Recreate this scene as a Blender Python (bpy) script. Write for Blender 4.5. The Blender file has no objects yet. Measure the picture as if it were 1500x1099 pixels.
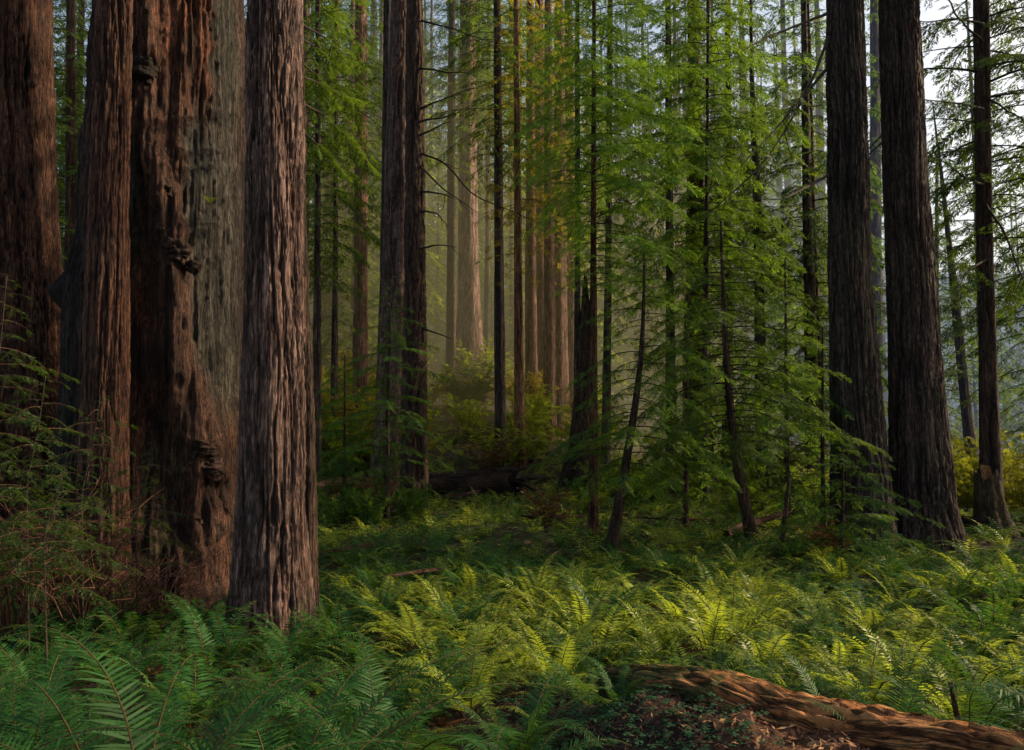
import bpy, math, random
import numpy as np
from mathutils import Vector, Matrix, Quaternion
R = math.radians
rnd = random.Random(7)
scn = bpy.context.scene
COL = scn.collection

# ------------------------------------------------------------------ camera geometry
CAM_Z, FPX, PITCH = 2.2, 1200.0, R(4.4)
def P(px, py, d):
    """point of the place seen at photo pixel (px,py) standing d metres ahead"""
    u, v = (px-750)/FPX, (549.5-py)/FPX
    dx, dy, dz = u, math.cos(PITCH)-v*math.sin(PITCH), math.sin(PITCH)+v*math.cos(PITCH)
    k = d/dy
    return (dx*k, d, CAM_Z+dz*k)
def sstep(a, b, x):
    t = np.clip((np.asarray(x, float)-a)/(b-a), 0, 1)
    return t*t*(3-2*t)
def ground(x, y):
    x = np.asarray(x, float); y = np.asarray(y, float)
    w = 1-0.72*sstep(-3, 9, x-0.0*y)
    rise = np.minimum(np.maximum(0, y-28.5), 60)*0.26*w
    fall = -0.11*np.clip(y-22, 0, 60)*sstep(0.30, 0.55, x/np.maximum(y, 1))
    far = 0.30*np.maximum(0, y-120)
    bump = 0.10*np.sin(x*0.9+1.3)*np.sin(y*0.7+0.4)+0.05*np.sin(x*2.3+y*1.1)+0.04*np.sin(y*2.9-x*1.7)
    left = 0.25*sstep(-3, -9, x)*sstep(14, 7, y)
    return rise*(1-sstep(0.30, 0.5, x/np.maximum(y, 1)))+fall+far+bump+left
def gz(x, y): return float(ground(x, y))

# ------------------------------------------------------------------ noise
def lattice(nu, nv, seed): return np.random.RandomState(seed).rand(nu, nv)
def vnoise(L, u, v):
    nu, nv = L.shape
    u0 = np.floor(u).astype(int); v0 = np.floor(v).astype(int)
    fu = u-u0; fv = v-v0
    fu = fu*fu*(3-2*fu); fv = fv*fv*(3-2*fv)
    a = L[u0 % nu, v0 % nv]; b = L[(u0+1) % nu, v0 % nv]
    c = L[u0 % nu, (v0+1) % nv]; d = L[(u0+1) % nu, (v0+1) % nv]
    return (a*(1-fu)+b*fu)*(1-fv)+(c*(1-fu)+d*fu)*fv
def noise1(n, seed): return np.random.RandomState(seed).rand(n)

# ------------------------------------------------------------------ mesh from arrays
def mesh_arrays(name, V, quads=None, tris=None, mats=(), qmat=None, tmat=None, attrs=None, smooth=True):
    V = np.asarray(V, np.float32).reshape(-1, 3)
    q = np.asarray(quads, np.int32).reshape(-1, 4) if quads is not None and len(quads) else np.zeros((0, 4), np.int32)
    t = np.asarray(tris, np.int32).reshape(-1, 3) if tris is not None and len(tris) else np.zeros((0, 3), np.int32)
    me = bpy.data.meshes.new(name)
    me.vertices.add(len(V)); me.vertices.foreach_set('co', V.ravel())
    me.loops.add(len(q)*4+len(t)*3)
    me.loops.foreach_set('vertex_index', np.concatenate([q.ravel(), t.ravel()]).astype(np.int32))
    me.polygons.add(len(q)+len(t))
    ls = np.concatenate([np.arange(len(q))*4, len(q)*4+np.arange(len(t))*3]).astype(np.int32)
    me.polygons.foreach_set('loop_start', ls)
    mi = np.concatenate([np.zeros(len(q), np.int32) if qmat is None else np.asarray(qmat, np.int32),
                         np.zeros(len(t), np.int32) if tmat is None else np.asarray(tmat, np.int32)])
    for m in mats: me.materials.append(m)
    me.polygons.foreach_set('material_index', mi)
    me.polygons.foreach_set('use_smooth', np.full(len(mi), smooth, bool))
    for k, a in (attrs or {}).items():
        a = np.asarray(a, np.float32)
        if a.ndim == 1:
            me.attributes.new(k, 'FLOAT', 'POINT').data.foreach_set('value', a)
        else:
            if a.shape[1] == 3: a = np.concatenate([a, np.ones((len(a), 1), np.float32)], 1)
            me.attributes.new(k, 'FLOAT_COLOR', 'POINT').data.foreach_set('color', a.ravel())
    me.update(calc_edges=True)
    return me

class MB:
    """collects quads and tris with a material slot and a tint"""
    def __init__(s): s.V=[]; s.T=[]; s.q=[]; s.qm=[]; s.t=[]; s.tm=[]; s.n=0
    def add(s, V, q=None, t=None, mat=0, tint=0.5):
        V = np.asarray(V, float).reshape(-1, 3)
        if q is not None and len(q):
            q = np.asarray(q).reshape(-1, 4); s.q.append(q+s.n); s.qm.append(np.full(len(q), mat))
        if t is not None and len(t):
            t = np.asarray(t).reshape(-1, 3); s.t.append(t+s.n); s.tm.append(np.full(len(t), mat))
        s.V.append(V); s.T.append(np.full(len(V), tint) if np.isscalar(tint) else np.asarray(tint)); s.n += len(V)
    def tube(s, pts, rad, n=5, mat=0, tint=0.5):
        pts = np.asarray(pts, float); m = len(pts)
        rad = np.full(m, rad) if np.isscalar(rad) else np.asarray(rad)
        tg = np.gradient(pts, axis=0); tg /= np.linalg.norm(tg, axis=1)[:, None]+1e-9
        ref = np.array([0, 0, 1.0]) if abs(tg[0][2]) < 0.8 else np.array([1.0, 0, 0])
        a = np.cross(tg, ref); a /= np.linalg.norm(a, axis=1)[:, None]+1e-9
        b = np.cross(tg, a)
        th = np.arange(n)*2*math.pi/n
        V = pts[:, None]+rad[:, None, None]*(np.cos(th)[None, :, None]*a[:, None]+np.sin(th)[None, :, None]*b[:, None])
        i = np.arange(m-1)[:, None]*n; j = np.arange(n)[None]
        q = np.stack([i+j, i+(j+1) % n, i+n+(j+1) % n, i+n+j], -1).reshape(-1, 4)
        s.add(V.reshape(-1, 3), q, None, mat, tint)
    def arrays(s):
        c = lambda l, w: np.concatenate(l) if l else np.zeros((0,)+w)
        return (np.concatenate(s.V), c(s.q, (4,)).astype(int), c(s.t, (3,)).astype(int), c(s.qm, ()).astype(int), c(s.tm, ()).astype(int), np.concatenate(s.T))
    def mesh(s, name, mats, smooth=True):
        V, q, t, qm, tm, T = s.arrays()
        return mesh_arrays(name, V, q, t, mats, qm, tm, {'tint': T}, smooth)
    def merge(s, arr, M=None, dt=0.0):
        V, q, t, qm, tm, T = arr
        if M is not None: V = V @ M[:3, :3].T + M[:3, 3]
        if len(q): s.q.append(q+s.n); s.qm.append(qm)
        if len(t): s.t.append(t+s.n); s.tm.append(tm)
        s.V.append(V); s.T.append(np.clip(T+dt, 0, 1)); s.n += len(V)

def link(name, me, parent=None, loc=None, kind=None):
    o = bpy.data.objects.new(name, me); COL.objects.link(o)
    if parent: o.parent = parent
    if loc is not None: o.location = loc
    if kind: o['kind'] = kind
    return o
def thing(name, label, cat, loc=(0, 0, 0), group=None, me=None):
    o = link(name, me, None, loc); o['label'] = label; o['category'] = cat
    if group: o['group'] = group
    return o
def copy_tree(o):
    c = o.copy(); COL.objects.link(c)
    for ch in list(o.children):
        k = ch.copy(); COL.objects.link(k); k.parent = c
    return c

# ------------------------------------------------------------------ materials
class NT:
    def __init__(s, name):
        s.m = bpy.data.materials.new(name); s.m.use_nodes = True
        s.t = s.m.node_tree; s.t.nodes.clear(); s.out = s.n('ShaderNodeOutputMaterial')
    def n(s, typ, **kw):
        x = s.t.nodes.new(typ)
        for k, v in kw.items():
            if k.startswith('i_'):
                x.inputs[k[2:].replace('_', ' ')].default_value = v
            else: setattr(x, k, v)
        return x
    def l(s, a, b): s.t.links.new(a, b)
    def ramp(s, fac, stops):
        r = s.n('ShaderNodeValToRGB'); e = r.color_ramp.elements
        while len(e) < len(stops): e.new(0.5)
        for el, (p, c) in zip(e, stops): el.position = p; el.color = (*c, 1)
        s.l(fac, r.inputs[0]); return r.outputs[0]
    def math(s, op, a, b=None):
        x = s.n('ShaderNodeMath', operation=op)
        for k, v in ((0, a), (1, b)):
            if v is None: continue
            if isinstance(v, (int, float)): x.inputs[k].default_value = v
            else: s.l(v, x.inputs[k])
        return x.outputs[0]
    def mix(s, fac, a, b, typ='MIX'):
        x = s.n('ShaderNodeMix', data_type='RGBA', blend_type=typ)
        for k, v in ((0, fac), (6, a), (7, b)):
            if isinstance(v, (int, float)): x.inputs[k].default_value = v
            elif isinstance(v, tuple): x.inputs[k].default_value = (*v, 1)
            else: s.l(v, x.inputs[k])
        return x.outputs[2]
    def noise(s, scale, detail=5, rough=0.6, mapscale=(1, 1, 1), coord='Object'):
        tc = s.n('ShaderNodeTexCoord'); mp = s.n('ShaderNodeMapping'); mp.inputs['Scale'].default_value = mapscale
        s.l(tc.outputs[coord], mp.inputs[0])
        x = s.n('ShaderNodeTexNoise'); x.inputs['Scale'].default_value = scale
        x.inputs['Detail'].default_value = detail; x.inputs['Roughness'].default_value = rough
        s.l(mp.outputs[0], x.inputs['Vector']); return x.outputs['Fac']

def bark_mat(name, groove, mid, ridge, moss=0.0, mossc=(0.06, 0.075, 0.025), colattr=None, hscale=1.0, spec=0.3):
    k = NT(name)
    at = k.n('ShaderNodeAttribute', attribute_name='tint')
    fib = k.noise(1.0, 8, 0.75, (44*hscale, 44*hscale, 1.8*hscale))
    big = k.noise(0.9, 4, 0.6)
    patch = k.noise(5.0, 6, 0.65, (1, 1, 0.35))
    f = k.math('ADD', k.math('SUBTRACT', k.math('MULTIPLY', at.outputs['Fac'], 0.78), 0.10), k.math('MULTIPLY', k.math('SUBTRACT', fib, 0.5), 1.3))
    f = k.math('ADD', f, k.math('MULTIPLY', k.math('SUBTRACT', patch, 0.5), 0.6))
    if colattr:
        ca = k.n('ShaderNodeAttribute', attribute_name=colattr)
        sh = k.ramp(f, [(0.0, (0.25, 0.22, 0.2)), (0.35, (0.8, 0.78, 0.76)), (0.75, (1.35, 1.3, 1.25))])
        col = k.mix(1.0, ca.outputs['Color'], sh, 'MULTIPLY')
    else:
        col = k.ramp(f, [(0.03, groove), (0.34, mid), (0.72, ridge)])
        var = k.ramp(big, [(0.3, (0.72, 0.72, 0.75)), (0.7, (1.22, 1.12, 1.05))])
        col = k.mix(1.0, col, var, 'MULTIPLY')
    ck1 = k.ramp(k.noise(1.0, 6, 0.65, (30*hscale, 30*hscale, 1.5*hscale)), [(0.44, (1, 1, 1)), (0.485, (.16, .14, .13)), (0.515, (.16, .14, .13)), (0.56, (1, 1, 1))])
    ck2 = k.ramp(k.noise(1.0, 7, 0.7, (24*hscale, 24*hscale, 9*hscale)), [(0.36, (.30, .28, .27)), (0.47, (.92, .92, .92)), (0.7, (1.25, 1.22, 1.2))])
    col = k.mix(0.85, col, ck1, 'MULTIPLY'); col = k.mix(0.9, col, ck2, 'MULTIPLY')
    if moss > 0:
        geo = k.noise(2.2, 6, 0.7, (1, 1, 0.5))
        mf = k.ramp(geo, [(0.52, (0, 0, 0)), (0.68, (1, 1, 1))])
        bwn = k.n('ShaderNodeRGBToBW'); k.l(mf, bwn.inputs[0])
        col = k.mix(k.math('MULTIPLY', bwn.outputs[0], moss), col, mossc)
    b = k.n('ShaderNodeBsdfPrincipled'); b.inputs['Roughness'].default_value = 0.82
    b.inputs['Specular IOR Level'].default_value = spec
    k.l(col, b.inputs['Base Color'])
    fine = k.noise(1.0, 10, 0.75, (70*hscale, 70*hscale, 6*hscale))
    bw1 = k.n('ShaderNodeRGBToBW'); k.l(ck1, bw1.inputs[0]); bw2 = k.n('ShaderNodeRGBToBW'); k.l(ck2, bw2.inputs[0])
    hgt = k.math('ADD', k.math('ADD', fib, k.math('MULTIPLY', fine, 0.6)), k.math('ADD', k.math('MULTIPLY', bw1.outputs[0], .5), k.math('MULTIPLY', bw2.outputs[0], .5)))
    bp = k.n('ShaderNodeBump'); bp.inputs['Strength'].default_value = 1.0; bp.inputs['Distance'].default_value = 0.05
    k.l(hgt, bp.inputs['Height']); k.l(bp.outputs[0], b.inputs['Normal'])
    k.l(b.outputs[0], k.out.inputs[0]); return k.m

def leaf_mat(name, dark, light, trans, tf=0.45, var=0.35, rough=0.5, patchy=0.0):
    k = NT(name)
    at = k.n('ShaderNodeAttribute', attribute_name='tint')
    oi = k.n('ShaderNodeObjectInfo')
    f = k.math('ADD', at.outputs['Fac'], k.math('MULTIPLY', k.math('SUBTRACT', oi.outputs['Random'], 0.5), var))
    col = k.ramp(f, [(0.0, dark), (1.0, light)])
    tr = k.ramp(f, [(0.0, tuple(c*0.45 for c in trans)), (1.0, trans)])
    b = k.n('ShaderNodeBsdfPrincipled'); b.inputs['Roughness'].default_value = rough; b.inputs['Specular IOR Level'].default_value = 0.22
    k.l(col, b.inputs['Base Color'])
    t = k.n('ShaderNodeBsdfTranslucent'); k.l(tr, t.inputs[0])
    m = k.n('ShaderNodeMixShader'); m.inputs[0].default_value = tf
    k.l(b.outputs[0], m.inputs[1]); k.l(t.outputs[0], m.inputs[2]); k.l(m.outputs[0], k.out.inputs[0])
    return k.m
def wood_mat(name, a, b_, rough=0.85, ms=(6, 6, 1.2)):
    k = NT(name); f = k.noise(3.0, 8, 0.7, ms)
    at = k.n('ShaderNodeAttribute', attribute_name='tint')
    f2 = k.math('ADD', f, k.math('MULTIPLY', k.math('SUBTRACT', at.outputs['Fac'], 0.5), 0.8))
    col = k.ramp(f2, [(0.25, a), (0.75, b_)])
    b = k.n('ShaderNodeBsdfPrincipled'); b.inputs['Roughness'].default_value = rough; b.inputs['Specular IOR Level'].default_value = 0.25
    k.l(col, b.inputs['Base Color'])
    bp = k.n('ShaderNodeBump'); bp.inputs['Strength'].default_value = 0.8; bp.inputs['Distance'].default_value = 0.02
    k.l(f, bp.inputs['Height']); k.l(bp.outputs[0], b.inputs['Normal'])
    k.l(b.outputs[0], k.out.inputs[0]); return k.m

BARK_RED = bark_mat('redwood_bark', (0.014, 0.008, 0.006), (0.135, 0.056, 0.032), (0.29, 0.142, 0.088))
BARK_PALE = bark_mat('pale_highlit_bark', (0.014, 0.008, 0.006), (0.14, 0.068, 0.048), (0.42, 0.27, 0.225), spec=0.4)  # pale ridges put the front trunk's highlight into the bark colour
BARK_BROWN = bark_mat('brown_bark', (0.012, 0.008, 0.006), (0.085, 0.047, 0.032), (0.19, 0.115, 0.08))
BARK_GREY = bark_mat('grey_brown_bark', (0.011, 0.008, 0.007), (0.070, 0.047, 0.038), (0.18, 0.13, 0.105), moss=0.6)
BARK_GREY_RED = bark_mat('dark_red_brown_bark', (0.012, 0.008, 0.007), (0.078, 0.045, 0.036), (0.19, 0.125, 0.10), moss=0.3)
BARK_GIANT = bark_mat('fire_scarred_bark', (0, 0, 0), (0, 0, 0), (0, 0, 0), colattr='col')
BARK_SUN = bark_mat('sunlit_pink_bark', (0.09, 0.045, 0.037), (0.30, 0.175, 0.145), (0.50, 0.33, 0.29), hscale=0.45)  # sunlight on the great trunk painted in as a paler, pinker bark
BARK_ORANGE = bark_mat('sunlit_orange_bark', (0.08, 0.035, 0.02), (0.36, 0.17, 0.09), (0.60, 0.34, 0.19), hscale=0.6)  # low sun on the thin trunk painted in as brighter orange
BARK_FAR = bark_mat('far_bark', (0.02, 0.013, 0.011), (0.10, 0.068, 0.058), (0.20, 0.14, 0.12), hscale=0.45)
BARK_FAR_RED = bark_mat('far_red_bark', (0.03, 0.013, 0.010), (0.21, 0.105, 0.075), (0.40, 0.23, 0.17), hscale=0.45)
TWIG = wood_mat('dark_twig', (0.018, 0.012, 0.009), (0.06, 0.042, 0.03))
TWIG_RED = wood_mat('red_twig', (0.06, 0.025, 0.016), (0.17, 0.08, 0.05))
MOSSY_TWIG = wood_mat('mossy_twig', (0.03, 0.022, 0.012), (0.085, 0.08, 0.03))
LEAF_RED = leaf_mat('redwood_needles', (0.010, 0.032, 0.008), (0.068, 0.135, 0.018), (0.22, 0.34, 0.02))
LEAF_BRIGHT = leaf_mat('young_redwood_needles', (0.028, 0.085, 0.012), (0.135, 0.27, 0.034), (0.32, 0.52, 0.035), 0.5)
LEAF_DARK = leaf_mat('shaded_needles', (0.008, 0.024, 0.007), (0.042, 0.085, 0.016), (0.11, 0.18, 0.015))
LEAF_GOLD = leaf_mat('sunlit_gold_needles', (0.06, 0.08, 0.010), (0.24, 0.22, 0.022), (0.62, 0.50, 0.03), 0.55)  # needle green turned gold, the backlight painted into the colour
LEAF_BLUE = leaf_mat('cool_needles', (0.014, 0.044, 0.018), (0.06, 0.13, 0.04), (0.16, 0.28, 0.05))
LEAF_SPROUT = leaf_mat('sprout_needles', (0.014, 0.052, 0.010), (0.065, 0.155, 0.022), (0.15, 0.27, 0.02))
LEAF_SHRUB = leaf_mat('shrub_leaves', (0.018, 0.055, 0.010), (0.11, 0.18, 0.022), (0.30, 0.40, 0.02))
LEAF_SLOPE = leaf_mat('sunlit_slope_leaves', (0.05, 0.10, 0.012), (0.26, 0.32, 0.03), (0.62, 0.70, 0.04), 0.5)  # shrub green brightened, sunlight on the slope worked into the colour
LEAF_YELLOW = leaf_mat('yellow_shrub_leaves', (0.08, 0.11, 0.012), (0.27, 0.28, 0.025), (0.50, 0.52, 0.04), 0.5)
LEAF_RUST = leaf_mat('dry_rust_leaves', (0.05, 0.025, 0.010), (0.20, 0.10, 0.03), (0.25, 0.12, 0.02), 0.3)
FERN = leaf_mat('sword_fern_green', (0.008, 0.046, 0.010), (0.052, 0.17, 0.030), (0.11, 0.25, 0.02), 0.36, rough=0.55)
FERN_LIGHT = leaf_mat('sunlit_fern_green', (0.05, 0.10, 0.010), (0.36, 0.45, 0.07), (0.56, 0.68, 0.045), 0.46, rough=0.42)  # brighter copy of the fern green with sunlight in its colour
FERN_DEAD = leaf_mat('dead_fern_brown', (0.05, 0.018, 0.008), (0.17, 0.065, 0.025), (0.15, 0.06, 0.02), 0.25)
RACHIS = wood_mat('fern_stalk', (0.07, 0.035, 0.012), (0.13, 0.085, 0.03))
SORREL = leaf_mat('sorrel_leaves', (0.010, 0.040, 0.018), (0.035, 0.105, 0.04), (0.05, 0.12, 0.03), 0.3)

# ------------------------------------------------------------------ trunks
def axis_from_px(pts, d, H, rtop, base_z):
    """photo samples of a trunk (px, py, width px) -> rows of (x, y, z, r), foot to top"""
    rows = []
    for px, py, w in pts:
        x, y, z = P(px, py, d); rows.append((x, y, z, 0.5*w/FPX*d))
    rows.sort(key=lambda r: r[2]); rows = np.array(rows)
    if rows[0][2] > base_z-0.2:
        a = rows[0]; b = rows[1] if len(rows) > 1 else rows[0]
        dz = b[2]-a[2]; s = (a-b)/dz if dz else 0*a
        q = a+s*min(a[2]-(base_z-0.3), 3)*np.array([1, 1, 1, 0.6]); q[2] = base_z-0.3
        rows = np.vstack([q, rows])
    if H is not None and rows[-1][2] < base_z+H:
        a = rows[-1]; b = rows[-3] if len(rows) > 2 else rows[-2]
        sl = (a[:2]-b[:2])/(a[2]-b[2])
        top = base_z+H
        n = 4
        add = []
        for i in range(1, n+1):
            z = a[2]+(top-a[2])*i/n
            k = min(z-a[2], 6)
            add.append((a[0]+sl[0]*k, a[1], z, a[3]+(rtop-a[3])*i/n))
        rows = np.vstack([rows, add])
    return rows
def smooth_axis(rows, z):
    from numpy import interp
    c = np.stack([interp(z, rows[:, 2], rows[:, k]) for k in (0, 1, 3)], -1)
    # soften the joints
    for _ in range(3):
        c[1:-1] = 0.25*c[:-2]+0.5*c[1:-1]+0.25*c[2:]
    return c
def trunk_mesh(name, rows, mat, seed, nu=48, nv=60, furrow=0.03, cells=16, vlen=1.1, flute=0.06, flare=0.0, origin=None,
               bulge=0.03, jag=0.0, zfine=None):
    z0, z1 = rows[0, 2], rows[-1, 2]
    if zfine and z1 > zfine:
        za = np.linspace(z0, zfine, nv); zb = np.linspace(zfine, z1, 12)[1:]; z = np.concatenate([za, zb])
    else: z = np.linspace(z0, z1, nv)
    nv = len(z)
    c = smooth_axis(rows, z)
    th = np.arange(nu)*2*math.pi/nu
    TH, Z = np.meshgrid(th, z); U = TH/(2*math.pi)
    L1, L2, L3, L4 = (lattice(cells, 997, seed), lattice(6, 503, seed+1), lattice(4, 301, seed+2), lattice(cells*2, 997, seed+3))
    wk = 1.0/cells
    L5, L6 = lattice(cells*4, 997, seed+4), lattice(cells*5, 1997, seed+5)
    warp = (vnoise(L2, U*6, Z*0.7)-0.5)*wk*0.9+(vnoise(L3, U*4, Z*0.25)-0.5)*wk*.8+(vnoise(L4, U*cells*2, Z*2.2)-0.5)*wk*0.55
    n1 = vnoise(L1, (U+warp)*cells, Z/(vlen*2.6)+3)
    n2 = vnoise(L4, (U+warp*1.1)*cells*2, Z/(vlen*1.5)+9)
    n3 = vnoise(L5, (U+warp)*cells*4, Z/(vlen*0.6)+5)
    n4 = vnoise(L6, (U+warp*.5)*cells*5, Z*11+2)
    ridge = np.clip(np.abs(2*n1-1)*3.2, 0, 1)**0.8
    ridge2 = np.clip(np.abs(2*n2-1)*2.6, 0, 1)**0.8
    cav = np.clip(0.42*ridge+0.30*ridge2+0.30*n3+0.34*(n4-.5), 0, 1)
    fl = 1+flute*np.sin(3*TH+seed+Z*0.12)+flute*0.7*np.sin(5*TH+seed*2.1-Z*0.17)+bulge*(vnoise(L3, U*4, Z*0.6+5)-0.5)*2
    foot = np.exp(-np.maximum(0, Z-z0-0.3)/0.55)
    fl = fl+flare*foot*(0.55+0.45*np.sin(5*TH+seed*1.7)+0.25*np.sin(8*TH+seed))
    r = c[:, 2][:, None]*fl+furrow*(cav-0.75)*(0.45+1.1*vnoise(L2, U*6+2, Z*0.9+7))
    r = np.maximum(r, 0.004)
    X = c[:, 0][:, None]+r*np.cos(TH); Y = c[:, 1][:, None]+r*np.sin(TH); ZZ = Z.copy()
    if jag:
        top = (vnoise(lattice(9, 9, seed+8), U*9, U*0+2)-0.3)*jag
        k = sstep(z1-1.6*jag, z1, Z); ZZ = Z+top*k
    V = np.stack([X, Y, ZZ], -1).reshape(-1, 3)
    o = np.array(origin if origin is not None else (0, 0, 0))
    V = V-o
    i = np.arange(nv-1)[:, None]*nu; j = np.arange(nu)[None]
    q = np.stack([i+j, i+(j+1) % nu, i+nu+(j+1) % nu, i+nu+j], -1).reshape(-1, 4)
    cap = np.array([[c[-1, 0], c[-1, 1], z1-(0.5*jag)]])-o
    V = np.vstack([V, cap]); k = (nv-1)*nu; m = len(V)-1
    t = np.stack([k+np.arange(nu), k+(np.arange(nu)+1) % nu, np.full(nu, m)], -1)
    return mesh_arrays(name, V, q, t, [mat], None, None, {'tint': np.append(cav.ravel(), 0.2)})

# ------------------------------------------------------------------ foliage
def spray_template(seed, nb=11, bl=0.42, bw=0.075, ang=48, drop=0.06):
    """flat feathery spray, unit length along x: quads (n,4,3) and tint (n,)"""
    g = np.random.RandomState(seed); Q = []; T = []
    def blade(p, a, l, w, dz, tw):
        d = np.array([math.cos(a), math.sin(a), dz]); pr = np.array([-math.sin(a), math.cos(a), tw])
        Q.append([p, p+d*l*0.42+pr*w*0.5, p+d*l+np.array([0, 0, -0.12*l]), p+d*l*0.42-pr*w*0.5]); T.append(g.uniform(-0.18, 0.18)+0.1)
    for i in range(nb):
        t = 0.08+0.9*i/(nb-1)
        prof = (0.45+0.9*t-1.05*t*t)*1.5
        for s in (-1, 1):
            if g.rand() < 0.1: continue
            p = np.array([t+g.uniform(-.02, .02), 0, -drop*t*t*3])
            blade(p, s*R(ang+g.uniform(-14, 14)), bl*prof*g.uniform(0.7, 1.15), bw*g.uniform(0.75, 1.3), g.uniform(-0.3, 0.12), g.uniform(-.5, .5))
    blade(np.array([0.9, 0, -drop*2.4]), g.uniform(-.2, .2), bl*0.7, bw, -0.2, 0)
    return np.array(Q), np.array(T)
TPL = [spray_template(100+i) for i in range(6)]
TPL_FINE = [spray_template(200+i, nb=18, bl=0.34, bw=0.04, ang=55) for i in range(6)]
TPL_LUSH = [spray_template(300+i, nb=13, bl=0.46, bw=0.095, ang=46) for i in range(6)]

def place_sprays(mb, pos, dirs, ups, size, tint, tpls, g, mat=0):
    """stamp a spray template at each pose"""
    n = len(pos)
    if not n: return
    x = dirs/np.linalg.norm(dirs, axis=1)[:, None]
    y = np.cross(ups, x); y /= np.linalg.norm(y, axis=1)[:, None]+1e-9
    z = np.cross(x, y)
    pick = g.randint(0, len(tpls), n)
    for k, (Q, T) in enumerate(tpls):
        m = np.where(pick == k)[0]
        if not len(m): continue
        M = np.stack([x[m], y[m], z[m]], -1)*size[m][:, None, None]
        W = np.einsum('nij,qkj->nqki', M, Q)+pos[m][:, None, None]
        tt = np.repeat((tint[m][:, None]+T[None]).ravel(), 4)
        nq = W.shape[0]*W.shape[1]
        mb.add(W.reshape(-1, 3), np.arange(nq*4).reshape(-1, 4), None, mat, np.clip(tt, 0, 1))

def branch_leaves(mb, pts, g, spray, step, tint, tpls, t0=0.2, spread=62, mat=0, hang=0.12, roll=0.35):
    """sprays both sides of a limb polyline"""
    pts = np.asarray(pts, float)
    seg = np.linalg.norm(np.diff(pts, axis=0), axis=1); s = np.concatenate([[0], np.cumsum(seg)]); L = s[-1]
    n = max(2, int(L*(1-t0)/step))
    t = np.linspace(t0, 1, n)+g.uniform(-0.3, 0.3, n)/n; t = np.clip(t, t0*0.7, 1)
    C = np.stack([np.interp(t*L, s, pts[:, k]) for k in range(3)], -1)
    Tn = np.stack([np.interp(t*L, s, np.gradient(pts[:, k], s+np.arange(len(s))*1e-9)) for k in range(3)], -1)
    Tn /= np.linalg.norm(Tn, axis=1)[:, None]+1e-9
    side = np.cross(Tn, np.array([0, 0, 1.0])); side /= np.linalg.norm(side, axis=1)[:, None]+1e-9
    P_, D_, U_, S_, T_ = [], [], [], [], []
    for sg in (-1, 1):
        a = R(spread)*(1-0.45*t)*g.uniform(0.7, 1.2, n)
        d = Tn*np.cos(a)[:, None]+sg*side*np.sin(a)[:, None]; d[:, 2] -= hang+g.uniform(-0.15, 0.2, n)
        up = np.array([0, 0, 1.0])+g.uniform(-roll, roll, (n, 3))
        prof = np.clip(1.15-0.55*t, 0.3, 1.2)*np.clip(0.5+2.2*(t-t0), 0.5, 1)
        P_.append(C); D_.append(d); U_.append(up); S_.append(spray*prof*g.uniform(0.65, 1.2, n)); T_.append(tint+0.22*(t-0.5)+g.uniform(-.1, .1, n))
    place_sprays(mb, np.vstack(P_), np.vstack(D_), np.vstack(U_), np.concatenate(S_), np.concatenate(T_), tpls, g, mat)

def crown(name, seed, ax, z0, z1, rad, nb, spray, step, leaf, twig=TWIG, tpls=TPL, up=0.15, droop=0.35, t0=0.2, twr=0.010,
          tint=0.5, asym=None, hang=0.12, gap=0.12, origin=(0, 0, 0), power=1.0, dens_top=1.0, minlen=0.25, spreadvar=0.35, roll=.55):
    """needle crown around an axis function; rad(t) gives the limb length at height fraction t"""
    g = np.random.RandomState(seed); mb = MB()
    for i in range(nb):
        if g.rand() < gap: continue
        t = ((i+g.rand())/nb)**power; z = z0+(z1-z0)*t
        x, y = ax(z); L = max(minlen, rad(t)*g.uniform(1-spreadvar, 1+spreadvar))
        ph = i*2.39996+g.uniform(-.5, .5)
        if asym is not None:
            k = 1+asym[0]*math.cos(ph-asym[1]); L *= max(0.15, k)
        dx, dy = math.cos(ph), math.sin(ph)
        n = 7; s = np.linspace(0, 1, n)
        cur = g.uniform(-.25, .25)
        u = up*g.uniform(0.3, 1.6); dr = droop*g.uniform(0.5, 1.5)
        pts = np.stack([x+L*(dx*s-dy*cur*s*s), y+L*(dy*s+dx*cur*s*s), z+L*(u*s-dr*s*s)], -1)-np.array(origin)
        r = twr*(0.5+L*0.5)*np.linspace(1, 0.22, n)
        mb.tube(pts, r, 4, 1, g.uniform(.2, .6))
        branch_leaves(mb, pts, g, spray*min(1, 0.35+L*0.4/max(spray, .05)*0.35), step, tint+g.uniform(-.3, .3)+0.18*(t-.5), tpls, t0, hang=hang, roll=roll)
    # leader
    x, y = ax(z1)
    return mb.mesh(name, [leaf, twig], smooth=False)

def ax_of(rows):
    return lambda z: (float(np.interp(z, rows[:, 2], rows[:, 0])), float(np.interp(z, rows[:, 2], rows[:, 1])))
def dead_branch(mb, p0, p1, g, r, sag=0.2, side=True, n=7, mat=0):
    p0, p1 = np.array(p0), np.array(p1); s = np.linspace(0, 1, n); L = np.linalg.norm(p1-p0)
    pts = p0+(p1-p0)*s[:, None]+np.array([0, 0, 1])*(sag*L*s*(1-s))[:, None]+g.uniform(-.035, .035, (n, 3))*L
    pts[0] = p0
    mb.tube(pts, r*np.linspace(1, .18, n), 5, mat, g.uniform(.2, .6))
    if side:
        for k in range(2, n-1):
            if g.rand() < .7:
                d = g.uniform(-1, 1, 3)*0.25*L; d += (p1-p0)*0.16
                mb.tube([pts[k], pts[k]+d*.5+g.uniform(-.02, .02, 3)*L, pts[k]+d], r*np.array([.4, .28, .12]), 4, mat, g.uniform(.2, .6))

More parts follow.
